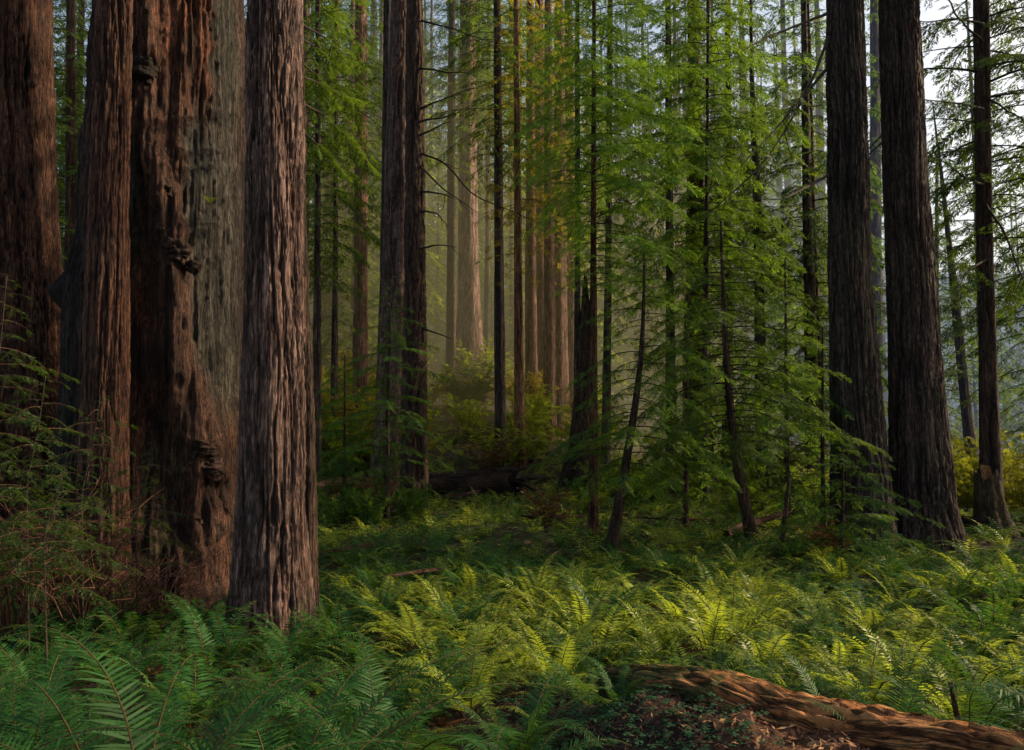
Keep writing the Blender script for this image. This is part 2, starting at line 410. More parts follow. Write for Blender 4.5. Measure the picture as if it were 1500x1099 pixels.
# ------------------------------------------------------------------ ferns
def frond_arrays(seed, L=1.0, pairs=44, width=0.105, a0=18, a1=112, detail=2, dead=False, sway=0.0, mats=(0, 1), pw=0.0125, power=1.25):
    g = np.random.RandomState(seed); mb = MB()
    n = 26; s = np.linspace(0, 1, n)
    ang = R(a0)+(R(a1)-R(a0))*s**power
    ds = L/(n-1)
    x = np.concatenate([[0], np.cumsum(np.sin(ang[:-1])*ds)]); z = np.concatenate([[0], np.cumsum(np.cos(ang[:-1])*ds)])
    y = sway*L*s*s
    C = np.stack([x, y, z], -1)
    mb.tube(C[::(1 if detail > 1 else 5)], np.linspace(0.0048, 0.0012, n)[::(1 if detail > 1 else 5)]*max(L, .7)*(1 if detail > 1 else 1.5), 4 if detail > 1 else 3, mats[1], 0.5)
    t = np.linspace(0.13, 0.99, pairs)
    prof = np.clip((t-0.07)/0.16, 0.25, 1)**0.7*np.clip((1.0-t)/0.62, 0.02, 1)**0.75
    c = np.stack([np.interp(t, s, C[:, k]) for k in range(3)], -1)
    a = np.interp(t, s, ang)
    T = np.stack([np.sin(a), 2*sway*t, np.cos(a)], -1); T /= np.linalg.norm(T, axis=1)[:, None]
    N = np.stack([-np.cos(a), 0*a, np.sin(a)], -1)       # upper side of the blade
    B = np.cross(N, T)
    for sg in (-1, 1):
        l = width*prof*L*g.uniform(0.86, 1.1, pairs)
        fw = R(16)+R(34)*t**3+g.uniform(-.10, .10, pairs)
        lift = g.uniform(-.16, .14, pairs)+0.10
        D = sg*B*np.cos(fw)[:, None]+T*np.sin(fw)[:, None]+N*lift[:, None]
        Wd = T*np.cos(fw)[:, None]-sg*B*np.sin(fw)[:, None]+N*(g.uniform(-.45, .25, pairs))[:, None]
        w = pw*L*(44/pairs)**0.85*np.clip(prof*1.3, .35, 1)
        cc = c+T*(g.uniform(-.002, .002, pairs)+(0.004*sg))[:, None]
        lx = l[:, None]; wx = w[:, None]
        if detail > 1:
            p = [cc-Wd*wx*.42, cc+Wd*wx*.5, cc+D*lx*.5-N*lx*.03-Wd*wx*.40, cc+D*lx*.5-N*lx*.03+Wd*wx*.42, cc+D*lx*.82-N*lx*.10-Wd*wx*.20, cc+D*lx*.82-N*lx*.10+Wd*wx*.26, cc+D*lx-N*lx*.17]
            V = np.stack(p, 1).reshape(-1, 3); b = np.arange(pairs)[:, None]*7
            q = np.concatenate([b+np.array([[0, 1, 3, 2]]), b+np.array([[2, 3, 5, 4]])]); tr = b+np.array([[4, 5, 6]])
            tt = np.repeat(g.uniform(.25, .75, pairs), 7)
            mb.add(V, q, tr, mats[0], tt)
        else:
            p = [cc, cc+D*lx*.45+Wd*wx*.62, cc+D*lx-N*lx*.15, cc+D*lx*.45-Wd*wx*.62]
            V = np.stack(p, 1).reshape(-1, 3)
            mb.add(V, np.arange(pairs*4).reshape(-1, 4), None, mats[0], np.repeat(g.uniform(.2, .8, pairs), 4))
    return mb.arrays()
def Mrot(az, tilt=0.0, sc=1.0, loc=(0, 0, 0), roll=0.0):
    m = Matrix.Translation(loc) @ Matrix.Rotation(az, 4, 'Z') @ Matrix.Rotation(tilt, 4, 'Y') @ Matrix.Rotation(roll, 4, 'X') @ Matrix.Scale(sc, 4)
    return np.array(m)
FROND_HI = [frond_arrays(500+i, 1.0, 52+i % 3*4, 0.105+0.012*(i % 4), 12+3*(i % 5), 85+9*(i % 6), 2, sway=0.10*((i % 3)-1)) for i in range(12)]
FROND_MID = [frond_arrays(560+i, 1.0, 30, 0.11+0.012*(i % 4), 14+5*(i % 5), 86+10*(i % 6), 1, sway=0.10*((i % 3)-1), pw=.014) for i in range(12)]
FROND_LOW = [frond_arrays(590+i, 1.0, 13, 0.13+0.012*(i % 4), 16+6*(i % 4), 95+10*(i % 5), 1, sway=0.1*((i % 3)-1), pw=.013) for i in range(10)]
DEAD_MID = [frond_arrays(620+i, 0.8, 26, 0.07, 60+8*i, 165, 1, sway=0.15, mats=(2, 1)) for i in range(3)]
DEAD_HI = [frond_arrays(640+i, 0.8, 34, 0.07, 60+8*i, 165, 2, sway=0.15, mats=(2, 1)) for i in range(3)]
def fern_arrays(seed, fronds, deads, nf, ndead):
    g = np.random.RandomState(seed); mb = MB()
    for i in range(nf):
        az = i*2*math.pi/nf*1.0+g.uniform(-.3, .3); 
        mb.merge(fronds[g.randint(len(fronds))], Mrot(az, R(g.uniform(-16, 26)), g.uniform(.62, 1.1), (0.05*math.cos(az), 0.05*math.sin(az), 0), R(g.uniform(-12, 12))), g.uniform(-.2, .2))
    for i in range(ndead):
        az = g.uniform(0, 6.28)
        mb.merge(deads[g.randint(len(deads))], Mrot(az, R(g.uniform(0, 20)), g.uniform(.6, 1.0)), g.uniform(-.2, .2))
    return mb

# ================================================================== THE SETTING
def grid_mesh(name, xs, ys, mat):
    X, Y = np.meshgrid(xs, ys); Z = ground(X, Y)
    nx = len(xs); i = np.arange(len(ys)-1)[:, None]*nx; j = np.arange(nx-1)[None]
    q = np.stack([i+j, i+j+1, i+nx+j+1, i+nx+j], -1).reshape(-1, 4)
    return mesh_arrays(name, np.stack([X, Y, Z], -1), q, None, [mat])
k = NT('forest_floor')
n1 = k.noise(1.6, 8, 0.7); n2 = k.noise(14.0, 8, 0.75); n3 = k.noise(0.35, 4, 0.6)
c1 = k.ramp(n2, [(0.3, (0.014, 0.008, 0.005)), (0.52, (0.06, 0.030, 0.016)), (0.75, (0.14, 0.07, 0.035))])
c2 = k.ramp(n2, [(0.3, (0.010, 0.014, 0.005)), (0.7, (0.05, 0.07, 0.015))])
mm_ = k.ramp(n1, [(0.45, (0, 0, 0)), (0.6, (1, 1, 1))])
col = k.mix(mm_, c1, c2)
b = k.n('ShaderNodeBsdfPrincipled'); b.inputs['Roughness'].default_value = 0.95; k.l(col, b.inputs['Base Color'])
bp = k.n('ShaderNodeBump'); bp.inputs['Strength'].default_value = 1; bp.inputs['Distance'].default_value = 0.06
k.l(n2, bp.inputs['Height']); k.l(bp.outputs[0], b.inputs['Normal']); k.l(b.outputs[0], k.out.inputs[0])
xs = np.concatenate([np.linspace(-420, -42, 28), np.linspace(-40, 45, 220), np.linspace(48, 420, 28)])
ys = np.concatenate([np.linspace(-60, -2, 20), np.linspace(0, 60, 180), np.linspace(63, 460, 60)])
link('ground', grid_mesh('ground', xs, ys, k.m), kind='structure')

# ================================================================== THE BIG TRUNKS
def big_tree(name, label, d, stems, H, cat='tree', crownspec=None, group=None):
    """stems: list of dict(pts, mat, seed, ...)"""
    px0 = stems[0]['pts'][-1]; bx = P(px0[0], px0[1], d)[0]; bz = gz(bx, d)
    t = thing(name, label, cat, (bx, d, bz), group)
    ax = None
    for s in stems:
        dd = s.get('d', d); st = dict(s); pts = st.pop('pts'); mat = st.pop('mat'); st.pop('d', None); nm = st.pop('name', 'trunk'); h = st.pop('H', H); rt = st.pop('rtop', 0.12)
        rows = axis_from_px(pts, dd, h, rt, bz)
        me = trunk_mesh(nm, rows, mat, origin=(bx, d, bz), zfine=P(750, -60, dd)[2] if h and h > 4 else None, **st)
        link(nm, me, t)
        ax = ax or (ax_of(rows), rows)
    if crownspec:
        z0, z1, rmax, nb, seed, leaf = crownspec[:6]; kw = crownspec[6] if len(crownspec) > 6 else {}
        me = crown('crown', seed, ax[0], bz+z0, bz+z1, lambda u: rmax*(0.35+0.65*min(1, u*5))*(1-u)**0.7, nb, kw.pop('spray', 0.9), kw.pop('step', 0.38), leaf, origin=(bx, d, bz), twr=0.016, **kw)
        link('crown', me, t)
    t['_axis'] = 0; del t['_axis']
    return t, ax[0], ax[1]

big_tree('redwood_tree', 'broad dark red trunk cut off by the picture edge, left of the fire-scarred giant', 12.5,
         [dict(pts=[(-8, 0, 150), (-6, 300, 156), (0, 560, 168), (0, 760, 190)], mat=BARK_RED, seed=11, nu=300, nv=420, furrow=0.11, cells=34, vlen=0.9, flute=0.05)], 36, crownspec=(17, 36, 3.2, 60, 801, LEAF_RED))
big_tree('redwood_tree', 'slim straight red-brown trunk standing in front of the fire-scarred giant', 10.2,
         [dict(pts=[(168, 0, 47), (160, 300, 54), (152, 700, 66), (149, 860, 84)], mat=BARK_RED, seed=23, nu=200, nv=420, furrow=0.07, cells=22, vlen=0.75, flute=0.05, bulge=0.05, flare=.12)], 30, crownspec=(16, 30, 2.4, 50, 802, LEAF_RED))
t_D, axD, rowD = big_tree('redwood_tree', 'deeply furrowed grey-red trunk in front, with a narrow darker stem fused to its right', 9.6,
         [dict(pts=[(400, 0, 78), (400, 400, 82), (397, 750, 96), (394, 890, 112)], mat=BARK_PALE, seed=37, nu=280, nv=560, furrow=0.095, cells=22, vlen=0.85, flute=0.05, bulge=0.03, flare=0.22),
          dict(pts=[(424, 0, 34), (428, 300, 40), (436, 600, 44), (434, 880, 62)], d=9.85, mat=BARK_BROWN, seed=38, nu=180, nv=420, furrow=0.07, cells=16, vlen=0.8, flute=0.05)], 34, crownspec=(17, 34, 2.8, 55, 803, LEAF_RED))
t_X, axX, rowX = big_tree('redwood_tree', 'dark grey-brown trunk on the right, the one with a green sapling around its foot', 16.5,
         [dict(pts=[(1237, 0, 51), (1244, 400, 59), (1255, 640, 72), (1262, 800, 92)], mat=BARK_GREY, seed=41, nu=240, nv=420, furrow=0.095, cells=30, vlen=1.0, flute=0.04, flare=0.08)], 40, crownspec=(19, 40, 3.4, 70, 804, LEAF_RED))
t_Y, axY, rowY = big_tree('redwood_tree', 'stoutest of the right-hand trunks, dark brown, backed by bright haze', 17.0,
         [dict(pts=[(1316, 0, 55), (1326, 300, 62), (1339, 550, 72), (1350, 740, 86), (1354, 800, 104)], mat=BARK_GREY_RED, seed=53, nu=240, nv=420, furrow=0.095, cells=30, vlen=1.0, flute=0.04, flare=0.12)], 42, crownspec=(20, 42, 3.4, 70, 805, LEAF_RED))
t_A, axA, rowA = big_tree('redwood_tree', 'thin dark trunk at the far right beside a broken mossy stump', 20.0,
         [dict(pts=[(1438, 0, 21), (1442, 300, 22), (1449, 600, 25), (1454, 785, 34)], mat=BARK_BROWN, seed=61, nu=70, nv=260, furrow=0.03, cells=13, vlen=0.8, flare=0.2)], 26, crownspec=(7.5, 26, 3.2, 120, 806, LEAF_RED, dict(spray=.7, step=.3, gap=.25)))
t_I, axI, rowI = big_tree('redwood_tree', 'split grey trunk, the paler and wider half of the mid-distance pair', 25.0,
         [dict(pts=[(587, 0, 28), (583, 345, 42), (578, 560, 46), (575, 720, 62)], mat=BARK_PALE, seed=67, nu=110, nv=260, furrow=0.10, cells=12, vlen=2.6, flute=0.09),
          dict(pts=[(569, 0, 15), (566, 400, 18), (560, 640, 22)], d=26.2, mat=BARK_FAR, seed=68, nu=50, nv=160, furrow=0.04, cells=9, vlen=1.6)], 40, crownspec=(22, 40, 3, 50, 807, LEAF_RED))
t_J, axJ, rowJ = big_tree('redwood_tree', 'dark shaggy trunk with many dead side branches, right half of the mid-distance pair', 23.6,
         [dict(pts=[(608, 0, 25), (608, 400, 30), (606, 740, 42)], mat=BARK_BROWN, seed=71, nu=90, nv=260, furrow=0.09, cells=14, vlen=0.6, flute=0.06)], 34, crownspec=(19, 34, 2.8, 50, 808, LEAF_RED))

# dead limbs that belong to those trunks
def limbs(tree, d, polys, r, seed, mat=TWIG, leafy=None, spray=0.5, step=0.16, dy=0.0):
    g = np.random.RandomState(seed); o = np.array(tree.location)
    for pl in polys:
        mb = MB(); n = len(pl)
        pts = np.array([P(x, y, d+dy*i/(max(1, n-1))) for i, (x, y) in enumerate(pl)])
        s = np.linspace(0, 1, n); ss = np.linspace(0, 1, n*4)
        pp = np.stack([np.interp(ss, s, pts[:, k]) for k in range(3)], -1)
        for _ in range(2): pp[1:-1] = .25*pp[:-2]+.5*pp[1:-1]+.25*pp[2:]
        pp[:, 1] += np.cumsum(g.uniform(-.04, .04, len(pp)))
        pp = pp-o
        mb.tube(pp, r*np.linspace(1, .22, len(pp)), 6, 0, g.uniform(.2, .6))
        L = np.linalg.norm(np.diff(pp, axis=0), axis=1).sum()
        for q in range(3, len(pp)-1):
            if g.rand() < .4:
                dvec = (pp[q]-pp[q-1]); dvec /= np.linalg.norm(dvec); dv = (dvec*.5+g.uniform(-1, 1, 3))*0.14*L*g.uniform(.4, 1.2); dv[2] -= .05*L
                mb.tube([pp[q], pp[q]+dv*.5+g.uniform(-.03, .03, 3), pp[q]+dv], r*np.array([.4, .25, .1]), 4, 0, g.uniform(.2, .6))
                if leafy is not None and g.rand() < leafy:
                    branch_leaves(mb, [pp[q], pp[q]+dv*.5, pp[q]+dv], g, spray*.8, step, .4, TPL, 0.2, mat=1)
        if leafy is not None: branch_leaves(mb, pp, g, spray, step/leafy, .4, TPL, 0.35, mat=1, hang=.35)
        link('branch', mb.mesh('branch', [mat, LEAF_RED], False), tree)
limbs(t_J, 23.4, [[(615, 178), (645, 172), (672, 164)], [(615, 224), (655, 240), (690, 285), (740, 305), (800, 330)], [(615, 243), (650, 278), (700, 312)],
                  [(616, 280), (650, 283), (668, 292)], [(616, 160), (640, 150), (690, 130)], [(617, 30), (660, 40), (720, 62)], [(616, 365), (640, 358), (668, 362)],
                  [(616, 480), (645, 490), (664, 497)], [(616, 198), (640, 186), (660, 178)], [(616, 100), (650, 106), (690, 108)], [(617, 310), (640, 312), (655, 330)]], 0.035, 901, dy=-1.2)
limbs(t_X, 16.3, [[(1212, 55), (1190, 120), (1155, 185), (1115, 245), (1050, 302)], [(1212, 100), (1170, 150), (1140, 185), (1080, 250)], [(1213, 20), (1160, 40), (1120, 55), (1085, 75)],
                  [(1214, 256), (1180, 275), (1150, 290)]], 0.035, 902, dy=-1.5, leafy=0.25)
limbs(t_Y, 16.7, [[(1296, 195), (1275, 215), (1258, 235)], [(1312, 128), (1330, 126), (1345, 127)], [(1296, 205), (1278, 222), (1262, 238)]], 0.022, 903, mat=TWIG)
limbs(t_A, 19.8, [[(1440, 36), (1410, 26), (1375, 28), (1345, 26)], [(1440, 160), (1400, 154), (1345, 149)], [(1442, 270), (1420, 262), (1385, 235), (1350, 222)], [(1440, 60), (1405, 35), (1385, 0), (1370, -20)],
                  [(1444, 300), (1470, 340), (1490, 400), (1503, 440)], [(1444, 140), (1470, 160), (1500, 175)], [(1446, 380), (1420, 395), (1400, 430)]], 0.035, 904, leafy=0.5, dy=-2.0, spray=.55)
limbs(t_D, 10.2, [[(440, 36), (470, 50), (490, 70), (505, 95)], [(440, 55), (470, 75), (492, 92)], [(441, 150), (470, 165), (510, 200), (540, 240)], [(440, 90), (465, 110), (490, 150)], [(441, 190), (470, 215), (500, 250)], [(441, 110), (480, 130), (530, 150)]], 0.016, 905, leafy=0.9, spray=.28, step=.10, dy=1.6)

# ------------------------------------------------------------------ the fire-scarred giant
def giant():
    d = 11.8; S = d/FPX
    key = np.array([(-80, 252, 104), (150, 250, 112), (300, 245, 120), (430, 238, 127), (600, 236, 130), (760, 236, 136), (880, 236, 150), (960, 236, 175)], float)
    bx = P(236, 880, d)[0]; bz = gz(bx, d)
    zz = np.array([P(750, p, d)[2] for p in key[:, 0]]); o = np.argsort(zz); zs, ks = zz[o], key[o]
    z = np.concatenate([np.linspace(bz-.3, 8.6, 640), np.linspace(8.8, 40, 16)])
    py = np.interp(z, zs, ks[:, 0]); cpx = np.interp(z, zs, ks[:, 1])
    hw = np.interp(z, zs, ks[:, 2])*S; hw = np.where(z > 8.6, hw*np.clip(1-(z-8.6)/40, .15, 1), hw)
    nu = 420; ph = np.linspace(-math.pi, math.pi, nu, endpoint=False)     # 0 faces the path
    PH, Z = np.meshgrid(ph, z); PY = np.repeat(py[:, None], nu, 1); U = PH/(2*math.pi)+.5
    cx = np.array([P(a, b, d)[0] for a, b in zip(cpx, np.clip(py, -80, 960))])
    HW = np.repeat(hw[:, None], nu, 1)
    PX = np.repeat(cpx[:, None], nu, 1)+HW/S*np.sin(PH)
    front = sstep(-.15, .25, np.cos(PH))
    N = lambda sd, a, b, c=0: vnoise(lattice(int(a), 701, sd), U*int(a), Z*b+c)
    big = N(1, 8, .7); mid = N(2, 22, 1.2); fine = N(3, 60, 3.0); fib = N(4, 150, 1.6); lump = N(6, 34, 6.0)
    jx = (N(5, 40, 4)-.5)*26+(N(7, 110, 9)-.5)*12; jy = (N(8, 90, 1.2)-.5)*90+(N(9, 200, 3)-.5)*40
    x, y = PX+jx*.5, PY+jy*.5
    box = lambda v, a, b, f: sstep(a-f, a+f, v)*(1-sstep(b-f, b+f, v))
    wrp = (N(12, 10, .8)-.5)*.022+(N(17, 120, 6)-.5)*.006
    fur = np.clip(np.abs(2*vnoise(lattice(52, 701, 13), (U+wrp)*52, Z/1.1)-1)*1.9, 0, 1)**.7
    rough = np.clip(np.abs(2*vnoise(lattice(96, 701, 14), (U+wrp)*96, Z/1.5)-1)*1.7, 0, 1)
    cav = .6*fur+.4*rough
    # the ridge of living bark that winds down the front
    rid = np.array([(-80, 250), (0, 254), (100, 262), (200, 262), (260, 270), (310, 286), (360, 296), (420, 300), (500, 302), (560, 312), (620, 322), (700, 332), (800, 330), (960, 328)], float)
    rx = np.interp(PY, rid[:, 0], rid[:, 1]); rw = np.interp(PY, [0, 300, 600, 900], [17, 17, 22, 26])
    ridge = np.exp(-((PX+jx*.2-rx)/rw)**4)*front
    redpart = box(x, 262, 338, 5)*(1-sstep(95, 215, y+(x-290)*-.6))*front
    slab = sstep(300, 318, x)*front*(1-redpart)*(1-sstep(560, 640, PY))
    char = box(x, 186, 244, 7)*(1-sstep(430, 470, y))*front
    plate = box(x, 228, 262, 4)*box(y, 200, 452, 6)*front
    plate2 = box(x, 205, 226, 4)*box(y, 30, 300, 30)*front
    scar = np.exp(-(((PX-(rx-38))/26)**2))*box(PY, 420, 740, 40)*front
    cave = np.exp(-((x-213)/17)**2-((y-565)/36)**2)+np.exp(-((x-222)/20)**2-((y-700)/60)**2)*.7+np.exp(-((x-338)/13)**2-((y-720)/30)**2)*.7+np.exp(-((x-262)/14)**2-((y-150)/16)**2)*.5
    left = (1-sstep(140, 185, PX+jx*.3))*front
    streak = N(30, 170, .7); streak2 = N(31, 300, 1.3)
    disp = .095*(cav-.7)*(.35+.9*N(18, 9, .7))*(1-.85*slab)+.05*(big-.5)+.05*(mid-.5)+.03*(fine-.5)+.05*(fib-.5)+.03*(streak2-.5)+.02*(N(32, 220, 14)-.5)
    disp += .17*ridge-.14*char*(1-plate)*(1-.6*plate2)+.05*plate-.10*slab-.10*scar-.28*cave*front+.04*redpart
    disp += sstep(620, 860, PY)*(.10*(lump-.45)+.12*(N(15, 14, 1.5)-.5))
    disp += .22*np.exp(-((PX-112)/14)**2-((PY-432)/22)**2)-.10*box(x, 126, 143, 6)*front*(1-sstep(400, 520, PY))
    disp += .35*np.exp(-np.maximum(0, Z-bz)/.5)*(.3+.7*N(16, 9, .4))
    r = HW+disp*np.where(Z > 8.6, .5, 1)
    X = cx[:, None]+r*np.sin(PH); Y = d-r*np.cos(PH)
    V = np.stack([X-bx, Y-d, Z-bz], -1).reshape(-1, 3)
    def C(c): return np.array(c)
    base = C((.155, .070, .043))[None, None]*(0.75+.5*big[..., None])
    def lay(col, m, c): return col*(1-m[..., None])+C(c)*m[..., None]
    col = base
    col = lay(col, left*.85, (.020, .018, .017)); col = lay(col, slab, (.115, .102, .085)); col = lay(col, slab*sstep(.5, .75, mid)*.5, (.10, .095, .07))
    col = lay(col, redpart, (.27, .10, .052)); col = lay(col, char*(.92-.3*sstep(.45, .8, mid)), (.016, .016, .015))
    col = lay(col, plate2*.7, (.085, .075, .05)); col = lay(col, plate*.9, (.075, .068, .050)); col = lay(col, ridge, (.20, .098, .064))
    col = lay(col, scar*.9, (.20, .070, .036)); col = lay(col, np.clip(cave, 0, 1)*front, (.008, .007, .006))
    col = lay(col, sstep(.55, .8, N(21, 16, 1.1))*sstep(450, 700, PY)*.7, (.10, .085, .05))
    col = lay(col, sstep(.6, .85, N(22, 30, 1.6))*.6*(1-slab), (.03, .022, .018))
    col = col*(.45+.8*streak+.5*(streak2-.5)+.45*(N(33, 200, 10)-.5))[..., None]
    nv = len(z); i = np.arange(nv-1)[:, None]*nu; j = np.arange(nu)[None]
    q = np.stack([i+j, i+(j+1) % nu, i+nu+(j+1) % nu, i+nu+j], -1).reshape(-1, 4)
    t = thing('redwood_tree', 'huge fire-scarred redwood with blackened hollows, a grey bare-wood slab and knobbly burls', 'tree', (bx, d, bz))
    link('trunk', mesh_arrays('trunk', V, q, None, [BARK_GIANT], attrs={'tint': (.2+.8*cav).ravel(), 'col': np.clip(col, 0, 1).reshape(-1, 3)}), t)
    # burls: lumps of their own
    def burl(px, py, rx_, rz_, seed, colr):
        ip = np.interp(py, key[:, 0], key[:, 1]); ih = np.interp(py, key[:, 0], key[:, 2])
        a = math.asin(max(-.95, min(.95, (px-ip)/ih))); rr = ih*S
        c0 = np.array([P(ip, py, d)[0]+rr*math.sin(a)*1.02, d-rr*math.cos(a)*1.03-.05, P(px, py, d)[2]])
        nu_, nv_ = 72, 44
        th, la = np.meshgrid(np.arange(nu_)*2*math.pi/nu_, np.linspace(-math.pi/2, math.pi/2, nv_))
        n_ = vnoise(lattice(7, 31, seed), th/(2*math.pi)*7, la*3+4); n2_ = vnoise(lattice(15, 57, seed+1), th/(2*math.pi)*15, la*7+9); n3_ = vnoise(lattice(30, 57, seed+2), th/(2*math.pi)*30, la*14+9)
        n4_ = vnoise(lattice(60, 97, seed+3), th/(2*math.pi)*60, la*26+9)
        f = .86+.55*(n_-.5)+.26*(n2_-.5)+.12*(np.abs(2*n3_-1)-.5)+.07*(n4_-.5)
        Vb = np.stack([rx_*S*f*np.cos(la)*np.cos(th), .75*rx_*S*f*np.cos(la)*np.sin(th), rz_*S*f*np.sin(la)], -1).reshape(-1, 3)+c0-np.array([bx, d, bz])
        i_ = np.arange(nv_-1)[:, None]*nu_; j_ = np.arange(nu_)[None]
        q_ = np.stack([i_+j_, i_+(j_+1) % nu_, i_+nu_+(j_+1) % nu_, i_+nu_+j_], -1).reshape(-1, 4)
        cc = C(colr)[None]*(0.35+1.0*n2_+.4*np.abs(2*n3_-1)).reshape(-1, 1)
        link('burl', mesh_arrays('burl', Vb, q_, None, [BARK_GIANT], attrs={'tint': (.35+.65*np.abs(2*n3_-1)).ravel(), 'col': cc}), t)
    for b_ in [(264, 158, 22, 22, 1, (.07, .05, .042)), (288, 312, 17, 18, 2, (.13, .08, .06)), (302, 395, 22, 20, 3, (.15, .09, .065)), (322, 412, 12, 11, 14, (.10, .06, .045)), (290, 372, 13, 17, 15, (.12, .075, .055)),
               (330, 655, 24, 15, 4, (.14, .075, .055)), (338, 682, 22, 20, 5, (.12, .065, .05)), (322, 668, 13, 13, 6, (.10, .06, .045)), (346, 650, 12, 11, 16, (.15, .085, .06)), (343, 765, 16, 22, 7, (.13, .075, .055)), (330, 800, 14, 17, 8, (.11, .06, .045)),
               (345, 822, 17, 20, 9, (.14, .08, .06)), (326, 752, 11, 13, 10, (.12, .07, .05)), (334, 845, 20, 18, 11, (.13, .075, .055)), (228, 745, 18, 13, 12, (.06, .05, .035)), (205, 640, 15, 20, 13, (.04, .033, .026))]:
        burl(*b_)
    me = crown('crown', 777, lambda z_: (bx, d), bz+19, bz+40, lambda u: 4.2*(1-u)**.7, 60, 1.0, .45, LEAF_RED, origin=(bx, d, bz), twr=.016)
    link('crown', me, t)
    return t
t_G = giant()

# ================================================================== SAPLINGS AND SLIM TREES IN THE MIDDLE
def slim_tree(name, label, d, pts, H, rtop, bark, seed, crownkw=None, nu=18, nv=60, furrow=0.012, cells=7, cat='tree', flare=0.1, group=None, vlen=.5, jag=0.0):
    px0 = pts[-1]; bx = P(px0[0], px0[1], d)[0]; bz = gz(bx, d)
    t = thing(name, label, cat, (bx, d, bz), group)
    rows = axis_from_px(pts, d, H, rtop, bz)
    link('trunk', trunk_mesh('trunk', rows, bark, seed, nu=nu, nv=nv, furrow=furrow, cells=cells, vlen=vlen, flute=.06, flare=flare, origin=(bx, d, bz), bulge=.06, jag=jag), t)
    if crownkw:
        for ck in (crownkw if isinstance(crownkw, list) else [crownkw]):
            kw = dict(ck); py0, py1 = kw.pop('py0'), kw.pop('py1'); z0 = P(750, py0, d)[2]; z1 = P(750, py1, d)[2]
            prof = kw.pop('prof')
            rad = lambda u, p=prof: float(np.interp(u, p[0], p[1]))
            link('crown', crown('crown', seed+5, ax_of(rows), z0, z1, rad, origin=(bx, d, bz), **kw), t)
    return t, rows
# leaning dark saplings
slim_tree('redwood_sapling', 'young tree with a thin bowed mossy stem leaning left at its foot', 15.0,
          [(944, 372, 3), (943, 440, 5), (940, 520, 8), (930, 600, 11), (914, 700, 14), (902, 770, 17), (891, 822, 21)], None, .02, BARK_BROWN, 131,
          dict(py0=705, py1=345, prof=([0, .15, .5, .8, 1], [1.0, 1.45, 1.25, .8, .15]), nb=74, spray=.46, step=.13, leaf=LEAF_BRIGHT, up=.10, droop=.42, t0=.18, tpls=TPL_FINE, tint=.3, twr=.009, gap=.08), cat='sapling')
slim_tree('redwood_sapling', 'young tree with a thin dark stem leaning up to the left, wide feathery crown', 15.7,
          [(1056, 325, 3), (1059, 420, 6), (1063, 500, 9), (1069, 590, 12), (1080, 680, 15), (1096, 760, 18), (1108, 812, 22)], None, .02, BARK_BROWN, 137,
          dict(py0=668, py1=318, prof=([0, .1, .4, .75, 1], [1.2, 1.9, 1.75, 1.0, .15]), nb=84, spray=.48, step=.14, leaf=LEAF_RED, up=.05, droop=.40, t0=.2, tpls=TPL_FINE, tint=.62, twr=.010, gap=.08), cat='sapling')
slim_tree('redwood_tree', 'slender straight reddish stem carrying the tall bright green crown near the middle', 16.7,
          [(870, 60, 6), (869, 400, 9), (869, 640, 13), (869, 800, 17)], 17, .015, BARK_RED, 139,
          [dict(py0=430, py1=-230, prof=([0, .12, .3, .55, .8, 1], [.8, 1.4, 1.75, 1.5, 1.0, .2]), nb=200, spray=.55, step=.15, leaf=LEAF_BRIGHT, up=.12, droop=.40, t0=.12, tpls=TPL_FINE, tint=.5, twr=.008, gap=.08, asym=(.30, 0.0)),
           dict(py0=680, py1=430, prof=([0, 1], [.45, .6]), nb=22, spray=.32, step=.13, leaf=LEAF_RED, up=.1, droop=.5, t0=.3, tpls=TPL_FINE, tint=.4, twr=.006, gap=.2)])
slim_tree('sapling', 'bare forked dark stem among ferns, right of the leaning sapling', 14.8, [(1157, 690, 4), (1152, 740, 6), (1141, 825, 9)], None, .02, BARK_BROWN, 141,
          dict(py0=760, py1=660, prof=([0, 1], [.5, .7]), nb=9, spray=.30, step=.2, leaf=LEAF_DARK, up=.7, droop=.2, t0=.4, gap=0), cat='sapling')
slim_tree('hemlock_sapling', 'small sapling with flat fanned sprays against the foot of the right-hand trunk', 14.6, [(1234, 650, 2), (1234, 740, 5), (1233, 835, 8)], None, .01, BARK_BROWN, 143,
          dict(py0=800, py1=640, prof=([0, .3, .7, 1], [1.15, 1.25, .8, .1]), nb=34, spray=.46, step=.12, leaf=LEAF_SPROUT, up=.16, droop=.34, t0=.12, tpls=TPL_FINE, tint=.45, twr=.007, gap=.02), cat='sapling')
slim_tree('hemlock_sapling', 'dark thin-stemmed sapling left of the sprays at the right trunk foot', 17.0, [(1205, 480, 2), (1205, 640, 5), (1206, 812, 8)], None, .01, BARK_BROWN, 145,
          dict(py0=740, py1=440, prof=([0, .4, .8, 1], [.9, 1.0, .5, .1]), nb=46, spray=.42, step=.14, leaf=LEAF_SPROUT, up=.12, droop=.4, t0=.15, tpls=TPL_FINE, tint=.4, twr=.007, gap=.05), cat='sapling')
slim_tree('hemlock_sapling', 'bushy green sapling in front of the mid-distance trunk pair', 20.0, [(572, 440, 2), (568, 600, 5), (566, 745, 9)], None, .01, BARK_BROWN, 147,
          dict(py0=700, py1=400, prof=([0, .3, .7, 1], [1.3, 1.45, .9, .15]), nb=64, spray=.5, step=.14, leaf=LEAF_SPROUT, up=.14, droop=.36, t0=.12, tpls=TPL_FINE, tint=.48, twr=.008, gap=.04), cat='sapling')
